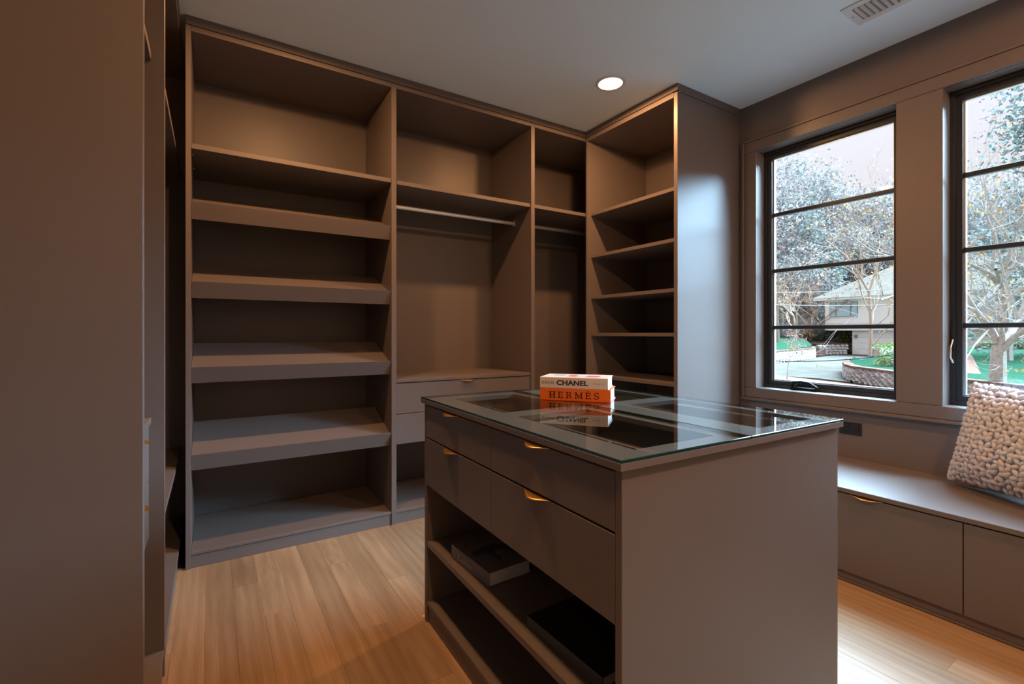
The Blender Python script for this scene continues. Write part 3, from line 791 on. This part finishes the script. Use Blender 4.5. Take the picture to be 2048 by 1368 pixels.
#OUTDOORS
# ------------------------------------------------------------------ outdoors: street, yards, house, woods
GZ = -.75
def E(u, d, z=GZ):
    p = FW * d + RT * ((u - CX) / F * d); return Vector((p.x, p.y, z))
def gp(u, v, z=GZ): return px_on(u, v, z)
def ground_piece(name, pts, z0, z1, m):
    o = MB().prism([(p.x, p.y) for p in pts], z0, z1, 'z').build(name, M[m]); return struct(o)
struct(MB().box(3.45, 170, -120, 170, GZ - .3, GZ - .06, 0).build('ground', M['earth']))
ground_piece('driveway', [gp(1490, 743), gp(1555, 751), gp(1640, 757), gp(1700, 764), E(1730, 30), E(1850, 38), E(1760, 44.6), E(1690, 44.6), gp(1640, 714), gp(1600, 722), gp(1530, 729)], GZ - .059, GZ, 'asphalt')
ground_piece('sidewalk', [gp(1380, 731), gp(1555, 751.2), gp(1795, 780.5), gp(2150, 830), gp(2150, 858), gp(1795, 800), gp(1555, 768), gp(1380, 746)], GZ - .0585, GZ + .02, 'sidewalk')
ground_piece('street', [gp(1380, 746.3), gp(1555, 768.3), gp(1795, 800.3), gp(2150, 858.3), Vector((6, -4, 0)), Vector((5, 12, 0))], GZ - .058, GZ - .005, 'asphalt')

def hill():
    rnd = random.Random(3); nd, ns = 26, 30; V = []; Fc = []
    for i in range(nd):
        d = 45.5 + i * 3.2
        for j in range(ns):
            s = -15 + j * 5.5
            k = max(0, d - 47); p = FW * d + RT * s
            V.append((p.x, p.y, GZ - .1 + k * .27 * (1 - k / 240) + (rnd.uniform(-.4, .4) if i > 1 else 0)))
    for i in range(nd - 1):
        for j in range(ns - 1): q = i * ns + j; Fc.append((q, q + 1, q + ns + 1, q + ns))
    struct(MB().add(V, Fc).build('hillside', M['earth'], smooth=True))
hill()
def hill_z(d): k = max(0, d - 47); return GZ - .1 + k * .27 * (1 - k / 240)

# ---- stone walls: every stone near enough to tell apart is a part, the far ones are joined
def stone_meshes():
    out = []; rnd = random.Random(12)
    for q in range(7):
        n = 8; V = []; Fc = []
        for lay, (sc, y) in enumerate(((1, .5), (1, -.12), (.80, -.5))):
            for k in range(n):
                t = 2 * math.pi * (k + .5) / n; c, s_ = math.cos(t), math.sin(t); m_ = max(abs(c), abs(s_)) ** .55
                if lay == 0: rr = [rnd.uniform(.86, 1.02) for _ in range(n)] if k == 0 else rr
                V.append((.5 * sc * rr[k] * c / m_ * .93, y + (rnd.uniform(-.08, .08) if lay == 2 else 0), .5 * sc * rr[k] * s_ / m_ * .93))
        for l_ in (0, 1):
            for k in range(n): Fc.append((l_ * n + k, l_ * n + (k + 1) % n, (l_ + 1) * n + (k + 1) % n, (l_ + 1) * n + k))
        Fc.append(tuple(range(2 * n, 3 * n)))
        out.append((V, Fc))
    return out
SM = stone_meshes(); SMESH = None
def stone_wall(label, pts, z0, z1, rows, ln, seed, cop=.09, single=True, inward=1):
    global SMESH
    if SMESH is None: SMESH = [MB().add(*q).mesh('stone', M['stone']) for q in SM]
    rnd = random.Random(seed); pts = [Vector((p.x, p.y, 0)) for p in pts]; th_ = .32
    t = thing('stone_wall', label, 'wall', (*pts[len(pts) // 2].xy, z0)); to = WORLD[t.name]
    nr = []
    for i in range(len(pts)):
        d = (pts[min(i + 1, len(pts) - 1)] - pts[max(i - 1, 0)]).normalized(); nr.append(Vector((-d.y, d.x, 0)) * inward)
    core = MB(); cp = MB(); far = MB()
    for i in range(len(pts) - 1):
        a, b = pts[i], pts[i + 1]; na, nb = nr[i], nr[i + 1]
        for mb, i0, i1, za, zb_ in ((core, .06, th_, z0 - .05, z1), (cp, -.02, th_ + .03, z1, z1 + cop)):
            q = [a + na * i0, b + nb * i0, b + nb * i1, a + na * i1]
            mb.add([(p.x, p.y, za) for p in q] + [(p.x, p.y, zb_) for p in q], [(0, 1, 2, 3), (4, 5, 6, 7), (0, 1, 5, 4), (1, 2, 6, 5), (2, 3, 7, 6), (3, 0, 4, 7)])
    core.build('wall_core', M['mortar'], t); cp.build('coping', M['coping'], t)
    cum = [0]
    for i in range(len(pts) - 1): cum.append(cum[-1] + (pts[i + 1] - pts[i]).length)
    hh = (z1 - z0) / rows
    for r_ in range(rows):
        x_ = -rnd.uniform(0, ln * .5)
        while x_ < cum[-1] - ln * .3:
            L = ln * rnd.uniform(.6, 1.5); mid = min(max(x_ + L / 2, .02), cum[-1] - .02)
            k = max(i for i in range(len(pts) - 1) if cum[i] <= mid); f_ = (mid - cum[k]) / (cum[k + 1] - cum[k])
            p = pts[k].lerp(pts[k + 1], f_); n = nr[k].lerp(nr[k + 1], f_).normalized(); d = Vector((n.y, -n.x, 0))
            hz = hh * rnd.uniform(.92, 1.12); q = rnd.randrange(7)
            c = p + n * .05; z = z0 + hh * (r_ + .5) + rnd.uniform(-.02, .02)
            mx = Matrix(((d.x * L, n.x * .16, 0, c.x), (d.y * L, n.y * .16, 0, c.y), (0, 0, hz, z), (0, 0, 0, 1)))
            if single:
                o = bpy.data.objects.new('stone', SMESH[q]); COL.objects.link(o); o.parent = t
                o.location = Vector((c.x, c.y, z)) - to; o.rotation_euler = (0, 0, math.atan2(d.y, d.x)); o.scale = (L, .16 * (1 if inward > 0 else -1), hz)
            else: far.add([mx @ Vector(v) for v in SM[q][0]], SM[q][1])
            x_ += L
    if not single:
        o = far.build('stones', M['stone'], t); o['kind'] = 'stuff'
    return t
front_path = [gp(2140, 836), gp(1950, 805), gp(1870, 793), gp(1795, 780), gp(1740, 769.5), gp(1704, 763), gp(1689, 757), gp(1686, 750)]
stone_wall('near field-stone garden wall with pale coping at the right of the driveway', front_path, GZ, -.22, 3, .42, 5, inward=-1)
back_path = [gp(1686, 749.6), gp(1690, 742), E(1706, 22.6), E(1745, 25.6), E(1797, 32.5)]
stone_wall('low stone edging running back beside the driveway to the house', back_path, GZ, -.22, 3, .4, 6, single=False, inward=-1)
left_path = [gp(1500, 733), gp(1560, 726), gp(1600, 721.5), gp(1622, 718.5), gp(1631, 716), gp(1629, 712)]
stone_wall('pale stone wall left of the driveway below a sloping lawn', left_path, GZ, -.02, 4, .5, 7, single=False, inward=1)
far_path = [E(1640, 42.2), E(1655, 43.0), E(1675, 43.6), E(1696, 44.0)]
stone_wall('stone retaining wall under the bushes beside the garage', far_path, GZ, .18, 4, .5, 8, single=False, inward=1)
def fan(name, pts, zf, m, dz=.5):
    """a lawn: closed outline with height by depth, skirted"""
    n = len(pts); V = [(p.x, p.y, zf(p)) for p in pts] + [(p.x, p.y, GZ - .05) for p in pts]
    Fc = [tuple(range(n))] + [(i, (i + 1) % n, n + (i + 1) % n, n + i) for i in range(n)]
    return struct(MB().add(V, Fc).build(name, M[m]))
dep = lambda p: Vector((p.x, p.y, 0)).dot(FW)
ins = lambda p, k=.42: p + (E(2050, 24) - p).normalized() * k
fan('front_lawn', [ins(p) for p in front_path] + [ins(p) for p in back_path[1:]] + [E(2000, 31.5), E(2400, 29), E(2420, 12)], lambda p: -.17 + max(0, dep(p) - 20) * .035, 'lawn')
fan('left_lawn', [E(1480, 31.6), E(1560, 33.2), E(1600, 35.5), E(1624, 37.3), E(1610, 43), E(1560, 46), E(1480, 46)], lambda p: -.05 + max(0, dep(p) - 33) * .075, 'lawn')
fan('shrub_bed', [E(1642, 43.2), E(1655, 44.0), E(1676, 44.6), E(1690, 45.2), E(1690, 52), E(1600, 52), E(1610, 44.2)], lambda p: .16 + max(0, dep(p) - 43) * .12, 'earth')
fan('garden_path', [gp(1905, 742, -.1), gp(1962, 746, -.1), gp(1968, 728, 0), gp(1925, 702, .0), gp(1905, 704, .0)], lambda p: -.16 + max(0, dep(p) - 20) * .036 + .03, 'sidewalk')
st = thing('garden_steps', 'short flight of pale stone steps between two stone walls', 'steps', tuple(E(1641, 40)))
for k in range(4):
    p = E(1637 + k * 1, 39.9 + k * .35); q = p + (RT + FW * .3).normalized() * .6
    n = (FW - RT * .3).normalized() * .4
    MB().prism([(p.x, p.y), (q.x, q.y), (q.x + n.x, q.y + n.y), (p.x + n.x, p.y + n.y)], GZ - .02, GZ + .17 * (k + 1), 'z').build('step', M['coping'], st)

# ---- the house across the street
hb = (FW - RT * .655).normalized(); hn = Vector((hb.y, -hb.x, 0))     # along the front (away from us), into the house
if hn.dot(RT) < 0: hn = -hn
hn = Vector((-hb.y, hb.x, 0)) if Vector((-hb.y, hb.x, 0)).dot(FW) > 0 else Vector((hb.y, -hb.x, 0))
H0 = E(1697, 43.6); HA = math.atan2(-hb.y, -hb.x)
hs_ = thing('house', 'pale two-storey house with grey-green hipped roof across the street', 'house', tuple(H0), HA)
# local frame: x runs towards us along the front, y into the house
sy = 1 if Vector((-math.sin(HA), math.cos(HA), 0)).dot(hn) > 0 else -1
def hbx(name, x0, x1, y0, y1, z0, z1, m, parent=hs_): return MB().box(x0, x1, y0 * sy, y1 * sy, z0, z1, .01).build(name, M[m], parent)
EZ = 5.0
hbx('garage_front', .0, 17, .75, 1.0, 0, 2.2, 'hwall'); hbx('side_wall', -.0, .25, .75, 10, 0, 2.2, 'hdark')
hbx('soffit_beam', -1.97, 17, .02, 10, 2.2, 2.83, 'hwhite')
hbx('upper_wall', -1.97, 17, 0, 10, 2.84, EZ, 'hwall')
gd = hbx('garage_door', .55, 6.2, .68, .74, 0, 2.12, 'garage')
for k in range(3): hbx('panel_joint', .55, 6.2, .672, .68, .52 + k * .53, .535 + k * .53, 'hdark', gd)
hbx('wall_lamp', .22, .42, .64, .745, 1.5, 1.78, 'hdark')
def hwin(x0, x1, z0, z1, mull):
    f_ = hbx('house_window', x0, x1, -.05, .0, z0, z1, 'hdark')
    xs = [x0] + mull + [x1]
    for a, b in zip(xs[:-1], xs[1:]): hbx('window_pane', a + .05, b - .05, -.075, -.051, z0 + .05, z1 - .05, 'hglass', f_)
    hbx('window_sill', x0 - .06, x1 + .06, -.10, -.001, z0 - .06, z0 - .005, 'hwhite', f_)
hwin(-1.55, .75, 3.45, 4.82, [-1.0, .2])
hwin(8.6, 9.9, 2.95, 4.75, [9.25]); hwin(11.6, 12.7, 2.95, 4.75, []); hwin(13.5, 15.5, 3.2, 4.75, [14.5])
dr = hbx('front_door', 10.3, 11.2, -.06, .0, 2.86, 4.75, 'hdark'); hbx('door_knob', 10.4, 10.46, -.1, -.061, 3.75, 3.81, 'hwhite', dr)
hbx('fascia_board', -2.7, 17.7, -.7, 10.7, EZ, EZ + .22, 'hwhite')
rz, rh = EZ + .22, 3.4; x0, x1, y0, y1 = -2.8, 17.8, -.8 * sy, 10.8 * sy; ym = (y0 + y1) / 2; xr0, xr1 = x0 + 5.4, x1 - 5.4
MB().add([(x0, y0, rz), (x1, y0, rz), (x1, y1, rz), (x0, y1, rz), (xr0, ym, rz + rh), (xr1, ym, rz + rh)], [(0, 1, 5, 4), (1, 2, 5), (2, 3, 4, 5), (3, 0, 4), (0, 1, 2, 3)]).build('roof', M['roof'], hs_)
MB().tube([(xr0, ym, rz + rh + .02), (xr1, ym, rz + rh + .02)], .12, 6).build('ridge_cap', M['roof'], hs_)
hbx('chimney', 9.0, 10.0, 5.6, 6.4, rz + 2.4, rz + 4.6, 'stone')

# ---- plants
def leaves(centers, n, spread, size, rnd, flat=.0):
    c = np.array([tuple(q) for q in centers]); k = rnd.integers(0, len(c), n); p = c[k] + rnd.normal(0, 1, (n, 3)) * spread
    a = rnd.normal(0, 1, (n, 3)); a /= np.linalg.norm(a, axis=1)[:, None]; b = rnd.normal(0, 1, (n, 3)); b[:, 2] *= 1 - flat; a[:, 2] *= 1 - flat
    b -= (a * b).sum(1)[:, None] * a; b /= np.linalg.norm(b, axis=1)[:, None]
    s = (size * rnd.uniform(.6, 1.3, n))[:, None]
    V = np.concatenate([p - a * s, p + b * s * .55, p + a * s, p - b * s * .55], 1).reshape(-1, 3)
    return V, n
def leaf_obj(name, V, n, m, parent):
    me = bpy.data.meshes.new(name); o0 = V.mean(0); V = V - o0
    me.vertices.add(4 * n); me.vertices.foreach_set('co', V.ravel())
    me.loops.add(4 * n); me.loops.foreach_set('vertex_index', np.arange(4 * n, dtype=np.int32))
    me.polygons.add(n); me.polygons.foreach_set('loop_start', np.arange(n, dtype=np.int32) * 4); me.polygons.foreach_set('loop_total', np.full(n, 4, dtype=np.int32))
    me.update(calc_edges=True); me.materials.append(m)
    o = bpy.data.objects.new(name, me); COL.objects.link(o); o.parent = parent; o.location = Vector(o0) - origin_of(parent); o['kind'] = 'stuff'
    return o
def grow(mb, p, d, L, r, lev, rnd, tips, spread=.55, up=.15, kids=(2, 4), shrink=.66):
    pts = [p]; rad = [r]; n = 4
    for i in range(n):
        d = (d + Vector((rnd.uniform(-1, 1), rnd.uniform(-1, 1), rnd.uniform(-.6, .8) + up)) * .16).normalized()
        p = p + d * (L / n); pts.append(p); rad.append(r * (1 - .5 * (i + 1) / n))
    mb.tube(pts, rad, 6 if r > .05 else 4, cap=False)
    if lev == 0: tips.append(p); tips.append(pts[2]); return
    for k in range(rnd.randint(*kids)):
        q = pts[rnd.choice((2, 3, 4, 4))]; nd = (d + Vector((rnd.uniform(-1, 1), rnd.uniform(-1, 1), rnd.uniform(-.5, .9))) * spread * 1.5).normalized()
        grow(mb, q, nd, L * shrink * rnd.uniform(.75, 1.2), r * .52, lev - 1, rnd, tips, spread, up, kids, shrink)
def tree(name, label, cat, base, hgt, crown_r, nleaf, lsize, lm, seed, group=None, bark='bark', lev=3, trunk=.3, tr_r=None, flat=0, clumps=34, cone=False):
    rnd = random.Random(seed); nr = np.random.default_rng(seed)
    t = thing(name, label, cat, tuple(base), group=group); mb = MB(); tips = []
    if cone:
        top = base + Vector((0, 0, hgt)); mb.tube([base, base + Vector((0, 0, hgt * .5)), top], [hgt * .016, hgt * .01, .02], 7)
        k = 0
        while k < clumps:
            z = rnd.uniform(.12, 1); rr = crown_r * (1 - z) ** .8 * rnd.uniform(.35, 1); an = rnd.uniform(0, 6.28)
            e = base + Vector((rr * math.cos(an), rr * math.sin(an), hgt * z - rr * .18)); tips.append(e)
            o_ = base + Vector((0, 0, hgt * z)); mb.tube([o_, o_.lerp(e, .6) + Vector((0, 0, .1)), e], [.05, .03, .012], 4, cap=False)
            tips.append(o_.lerp(e, .6)); k += 1
    else:
        grow(mb, base, Vector((rnd.uniform(-.1, .1), rnd.uniform(-.1, .1), 1)), hgt * trunk, tr_r or hgt * .018, lev, rnd, tips, .6, .12, (3, 4), .74)
        if crown_r:
            cen = base + Vector((0, 0, hgt * .62))
            for k in range(clumps):
                v = Vector((rnd.gauss(0, 1), rnd.gauss(0, 1), rnd.gauss(0, 1))).normalized() * rnd.uniform(.45, 1)
                tips.append(cen + Vector((v.x * crown_r, v.y * crown_r, v.z * hgt * .36)))
    mb.build('trunk', M[bark], t, normals=False)
    if nleaf:
        V, n = leaves(tips, nleaf, (crown_r or hgt * .2) * .17, lsize, nr, flat); leaf_obj('foliage', V, n, LEAF[lm], t)
    return t
# woods on the hillside
rnd = random.Random(21)
tops = [(1400, 330), (1540, 296), (1600, 300), (1640, 318), (1690, 352), (1740, 356), (1800, 346), (1860, 330), (1920, 338), (1980, 330), (2048, 318), (2200, 320)]
def top_v(u):
    for (a, va), (b, vb) in zip(tops[:-1], tops[1:]):
        if a <= u <= b: return va + (vb - va) * (u - a) / (b - a)
    return 330
spots = []
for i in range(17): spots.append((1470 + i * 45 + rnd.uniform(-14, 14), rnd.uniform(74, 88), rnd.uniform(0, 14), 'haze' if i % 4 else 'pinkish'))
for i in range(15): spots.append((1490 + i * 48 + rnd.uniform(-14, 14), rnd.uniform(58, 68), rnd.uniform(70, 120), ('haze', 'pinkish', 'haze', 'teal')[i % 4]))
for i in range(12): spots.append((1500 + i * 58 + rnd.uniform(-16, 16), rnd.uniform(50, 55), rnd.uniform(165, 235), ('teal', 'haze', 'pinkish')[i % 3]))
NTH = ['first', 'second', 'third', 'fourth', 'fifth', 'sixth', 'seventh', 'eighth', 'ninth', 'tenth', 'eleventh', 'twelfth', 'thirteenth', 'fourteenth']
row_of = lambda d: 'back' if d > 70 else 'middle' if d > 56 else 'front'
NM = {'haze': ('hazy_tree', 'hazy grey-green tree', 'grey-green woodland trees'), 'pinkish': ('autumn_tree', 'faded pinkish tree', 'pinkish woodland trees'), 'teal': ('evergreen', 'blue-green evergreen', 'evergreen woodland trees')}
for i, (u, d, dv, k) in enumerate(spots):
    zt = EYE + (HY - top_v(u) - dv) / F * d; b = E(u, d, hill_z(d) - .1); h = max(4.5, zt - b.z)
    if d < 60 and 1700 < u < 2100: h = min(h, 7.5)
    nm, what, gr = NM[k]
    n_ = sorted(q[0] for q in spots if q[3] == k and row_of(q[1]) == row_of(d)).index(u)
    lb = '%s %s from the left in the %s row of the hillside woods' % (NTH[n_], what, row_of(d))
    tree(nm, lb, 'tree', b, h, max(2.2, h * .30), 3000 if d > 56 else 2600, (.21 if k != 'teal' else .17) * d / 60, k, 100 + i, gr, lev=2, clumps=46, cone=(k == 'teal'))
# pale bare trees on the left
for i, (u, d, h) in enumerate(((1556, 40, 10.5), (1592, 43.5, 8.0), (1618, 46, 9.5), (1660, 49, 9))):
    tree('bare_tree', ('white-barked bare tree at the left edge of the left window', 'pale bare tree with forked trunk above the left lawn',
         'pale bare tree behind the left stone wall, right of the forked one', 'bare pale tree just left of the house roof')[i], 'tree', E(u, d, .2 if d < 46 else hill_z(d)), h, 0, 160, .13, 'yellow' if i % 2 else 'rust', 300 + i, bark='palebark', lev=4, trunk=.32, tr_r=.17)
# street trees close to the window: hand-placed limbs, then twigs
def limb_tree(name, label, limbs, leaf, nleaf, lsize, seed, bark='bark', lev=3, L=1.1):
    rnd = random.Random(seed); nr = np.random.default_rng(seed); t = thing(name, label, 'tree', tuple(limbs[0][0][0])); mb = MB(); tips = []
    for pts, r0, r1 in limbs:
        n = len(pts); mb.tube(pts, [r0 + (r1 - r0) * i / (n - 1) for i in range(n)], 8, cap=False)
        for i in range(1, n):
            for q in range(3):
                p = pts[i - 1].lerp(pts[i], rnd.uniform(.2, 1)); d = (pts[i] - pts[i - 1]).normalized()
                if r0 > .12 and i < n - 1: continue
                grow(mb, p, (d + Vector((rnd.uniform(-1, 1), rnd.uniform(-1, 1), rnd.uniform(-.5, 1)))).normalized(), L * rnd.uniform(.6, 1.2), r1 * .6, lev, rnd, tips, .6, .05, (2, 3), .7)
    mb.build('trunk', M[bark], t, normals=False)
    V, n = leaves(tips, nleaf, .10, lsize, nr); leaf_obj('leaves', V, n, LEAF[leaf], t)
    return t
def P(u, v, d): p = FW * d + RT * ((u - CX) / F * d); return Vector((p.x, p.y, EYE + (HY - v) / F * d))
d0 = 13.0
limb_tree('street_tree', 'near bare tree with thick grey trunk and a few orange leaves, right window', [
    ([E(1994, d0, GZ), P(1996, 735, d0), P(1998, 690, d0)], .20, .15),
    ([P(1998, 690, d0), P(1980, 655, d0), P(1950, 620, d0 - .4), P(1915, 560, d0 - .8), P(1880, 500, d0 - 1)], .09, .03),
    ([P(1998, 690, d0), P(2020, 670, d0), P(2036, 640, d0 + .3), P(2070, 560, d0 + .3), P(2090, 470, d0)], .11, .035),
    ([P(1950, 620, d0 - .4), P(1900, 600, d0 - 1), P(1840, 575, d0 - 1.6), P(1790, 590, d0 - 2), P(1762, 600, d0 - 2.2)], .045, .012),
    ([P(1915, 560, d0 - .8), P(1860, 530, d0 - .9), P(1800, 520, d0 - 1), P(1740, 500, d0 - 1), P(1700, 470, d0 - 1)], .045, .012),
    ([P(2036, 640, d0 + .3), P(2010, 560, d0), P(1990, 470, d0 - .2), P(1960, 400, d0)], .05, .015),
    ([P(1980, 655, d0), P(1950, 690, d0 - .5), P(1930, 720, d0 - .8)], .03, .012)], 'orange', 400, .042, 41)
d1 = 21.0
limb_tree('street_tree', 'second grey tree forking higher up, behind the near one, right window', [
    ([E(2008, d1, -.1), P(2008, 640, d1), P(2004, 590, d1), P(1998, 565, d1)], .30, .20),
    ([P(1998, 565, d1), P(1980, 548, d1), P(1955, 535, d1), P(1930, 525, d1)], .14, .06),
    ([P(1998, 565, d1), P(1978, 590, d1 - .5), P(1955, 615, d1 - 1), P(1944, 640, d1 - 1)], .11, .05),
    ([P(1998, 565, d1), P(2020, 540, d1), P(2045, 515, d1), P(2080, 480, d1)], .12, .05),
    ([P(1984, 552, d1), P(1986, 520, d1), P(1990, 490, d1), P(1984, 440, d1)], .09, .03)], 'orange', 300, .06, 42, lev=3, L=1.9)
limb_tree('street_tree', 'slender pale branching tree in front of the house in the left window', [
    ([E(1740, 27, -.1), P(1742, 640, 27), P(1738, 585, 27)], .10, .08),
    ([P(1738, 585, 27), P(1715, 545, 27), P(1690, 510, 27), P(1650, 480, 26)], .07, .03),
    ([P(1738, 585, 27), P(1755, 530, 27), P(1770, 480, 27), P(1790, 430, 26)], .07, .03),
    ([P(1725, 560, 27), P(1722, 510, 27), P(1715, 470, 27)], .05, .02)], 'yellow', 520, .07, 43, bark='palebark', lev=3, L=2.0)
tree('conifer', 'tall blue-green conifer reaching into the sky at the far right', 'tree', E(2098, 23, -.2), 14.5, 5.2, 9000, .13, 'teal', 51, cone=True, clumps=150, flat=.3)
tree('young_tree', 'small sapling with rusty leaves at the left of the driveway', 'tree', E(1573, 19.4, GZ), 2.0, 0, 150, .05, 'rust', 52, lev=3, trunk=.42, tr_r=.022)
def shrub(name, label, c, rx, rz, n, size, lm, seed, flat=0):
    rnd = random.Random(seed); nr = np.random.default_rng(seed); t = thing(name, label, 'shrub', tuple(c)); mb = MB(); tips = []
    for k in range(40):
        v = Vector((rnd.gauss(0, 1), rnd.gauss(0, 1), abs(rnd.gauss(0, 1)))).normalized() * rnd.uniform(.6, 1)
        e = Vector(c) + Vector((v.x * rx, v.y * rx, v.z * rz)); tips.append(e)
        mb.tube([Vector(c), Vector(c).lerp(e, .5) + Vector((0, 0, rz * .1)), e], [.03, .02, .01], 4, cap=False)
    mb.build('stems', M['bark'], t, normals=False); V, m_ = leaves(tips, n, rx * .16, size, nr, flat); leaf_obj('foliage', V, m_, LEAF[lm], t); return t
shrub('rounded_shrub', 'big rounded yellow-green shrub by the garage corner', E(1672, 46.6, .25), 1.75, 2.1, 3000, .13, 'green', 61)
shrub('rounded_shrub', 'darker green shrub left of the yellow-green one, above the stone wall', E(1637, 46.4, .35), 1.35, 1.3, 2200, .12, 'teal', 62)
shrub('rounded_shrub', 'low orange and yellow flowering shrub behind the left lawn', E(1597, 45.6, .9), 1.2, .8, 1500, .11, 'yellow', 63)
shrub('rounded_shrub', 'pale pinkish shrub at the far left above the lawn', E(1565, 45, .9), 1.3, 1.0, 1500, .11, 'pinkish', 64)
shrub('rounded_shrub', 'loose green shrub on the front lawn at the right edge of the left window', E(1798, 19.0, -.15), .75, .7, 1300, .05, 'green', 65)
def hedge(label, a, b, wd, h, seed):
    nr = np.random.default_rng(seed); t = thing('hedge', label, 'hedge', tuple((a + b) / 2)); n = 2600
    L = (b - a).length; d = (b - a).normalized(); s_ = Vector((-d.y, d.x, 0))
    core = MB(); q = [a + s_ * wd * .4, b + s_ * wd * .4, b - s_ * wd * .4, a - s_ * wd * .4]
    core.prism([(p.x, p.y) for p in q], a.z - .1, a.z + h * .85, 'z').build('hedge_core', M['bark'], t)
    cs = [a + d * L * nr.random() + s_ * wd * (nr.random() - .5) + Vector((0, 0, h * (.15 + .85 * nr.random()))) for _ in range(400)]
    V, m_ = leaves(cs, n, .05, .06, nr); leaf_obj('foliage', V, m_, LEAF['lime'], t)
hedge('clipped bright green hedge along the lawn beside the driveway', E(1748, 27.2, .0), E(1806, 33, .12), .7, .42, 71)
hedge('clipped bright green hedge behind the lawn in the right window', E(1955, 30.5, .16), E(2120, 29, .12), .8, .5, 72)
# overhead cables
def cable(label, pts, r, m):
    n = 24; P_ = []
    a, b = Vector(pts[0]), Vector(pts[-1]); sag = pts[1]
    for i in range(n + 1): t = i / n; P_.append(a.lerp(b, t) - Vector((0, 0, sag * 4 * t * (1 - t))))
    o = MB().tube(P_, r, 5).build('overhead_cable', M[m]); tag(o, label, 'cable')
cable('dark drooping cable crossing in front of the driveway', (P(1460, 716, 13), .22, P(1900, 690, 11.5)), .012, 'wire')
cable('pale overhead cable in front of the eaves, lower of two', (P(1440, 606, 24), .12, P(1900, 606, 22)), .016, 'wirew')
cable('pale overhead cable above the lower one, left of the roof', (P(1440, 584, 24), .12, P(1900, 572, 22)), .014, 'wirew')
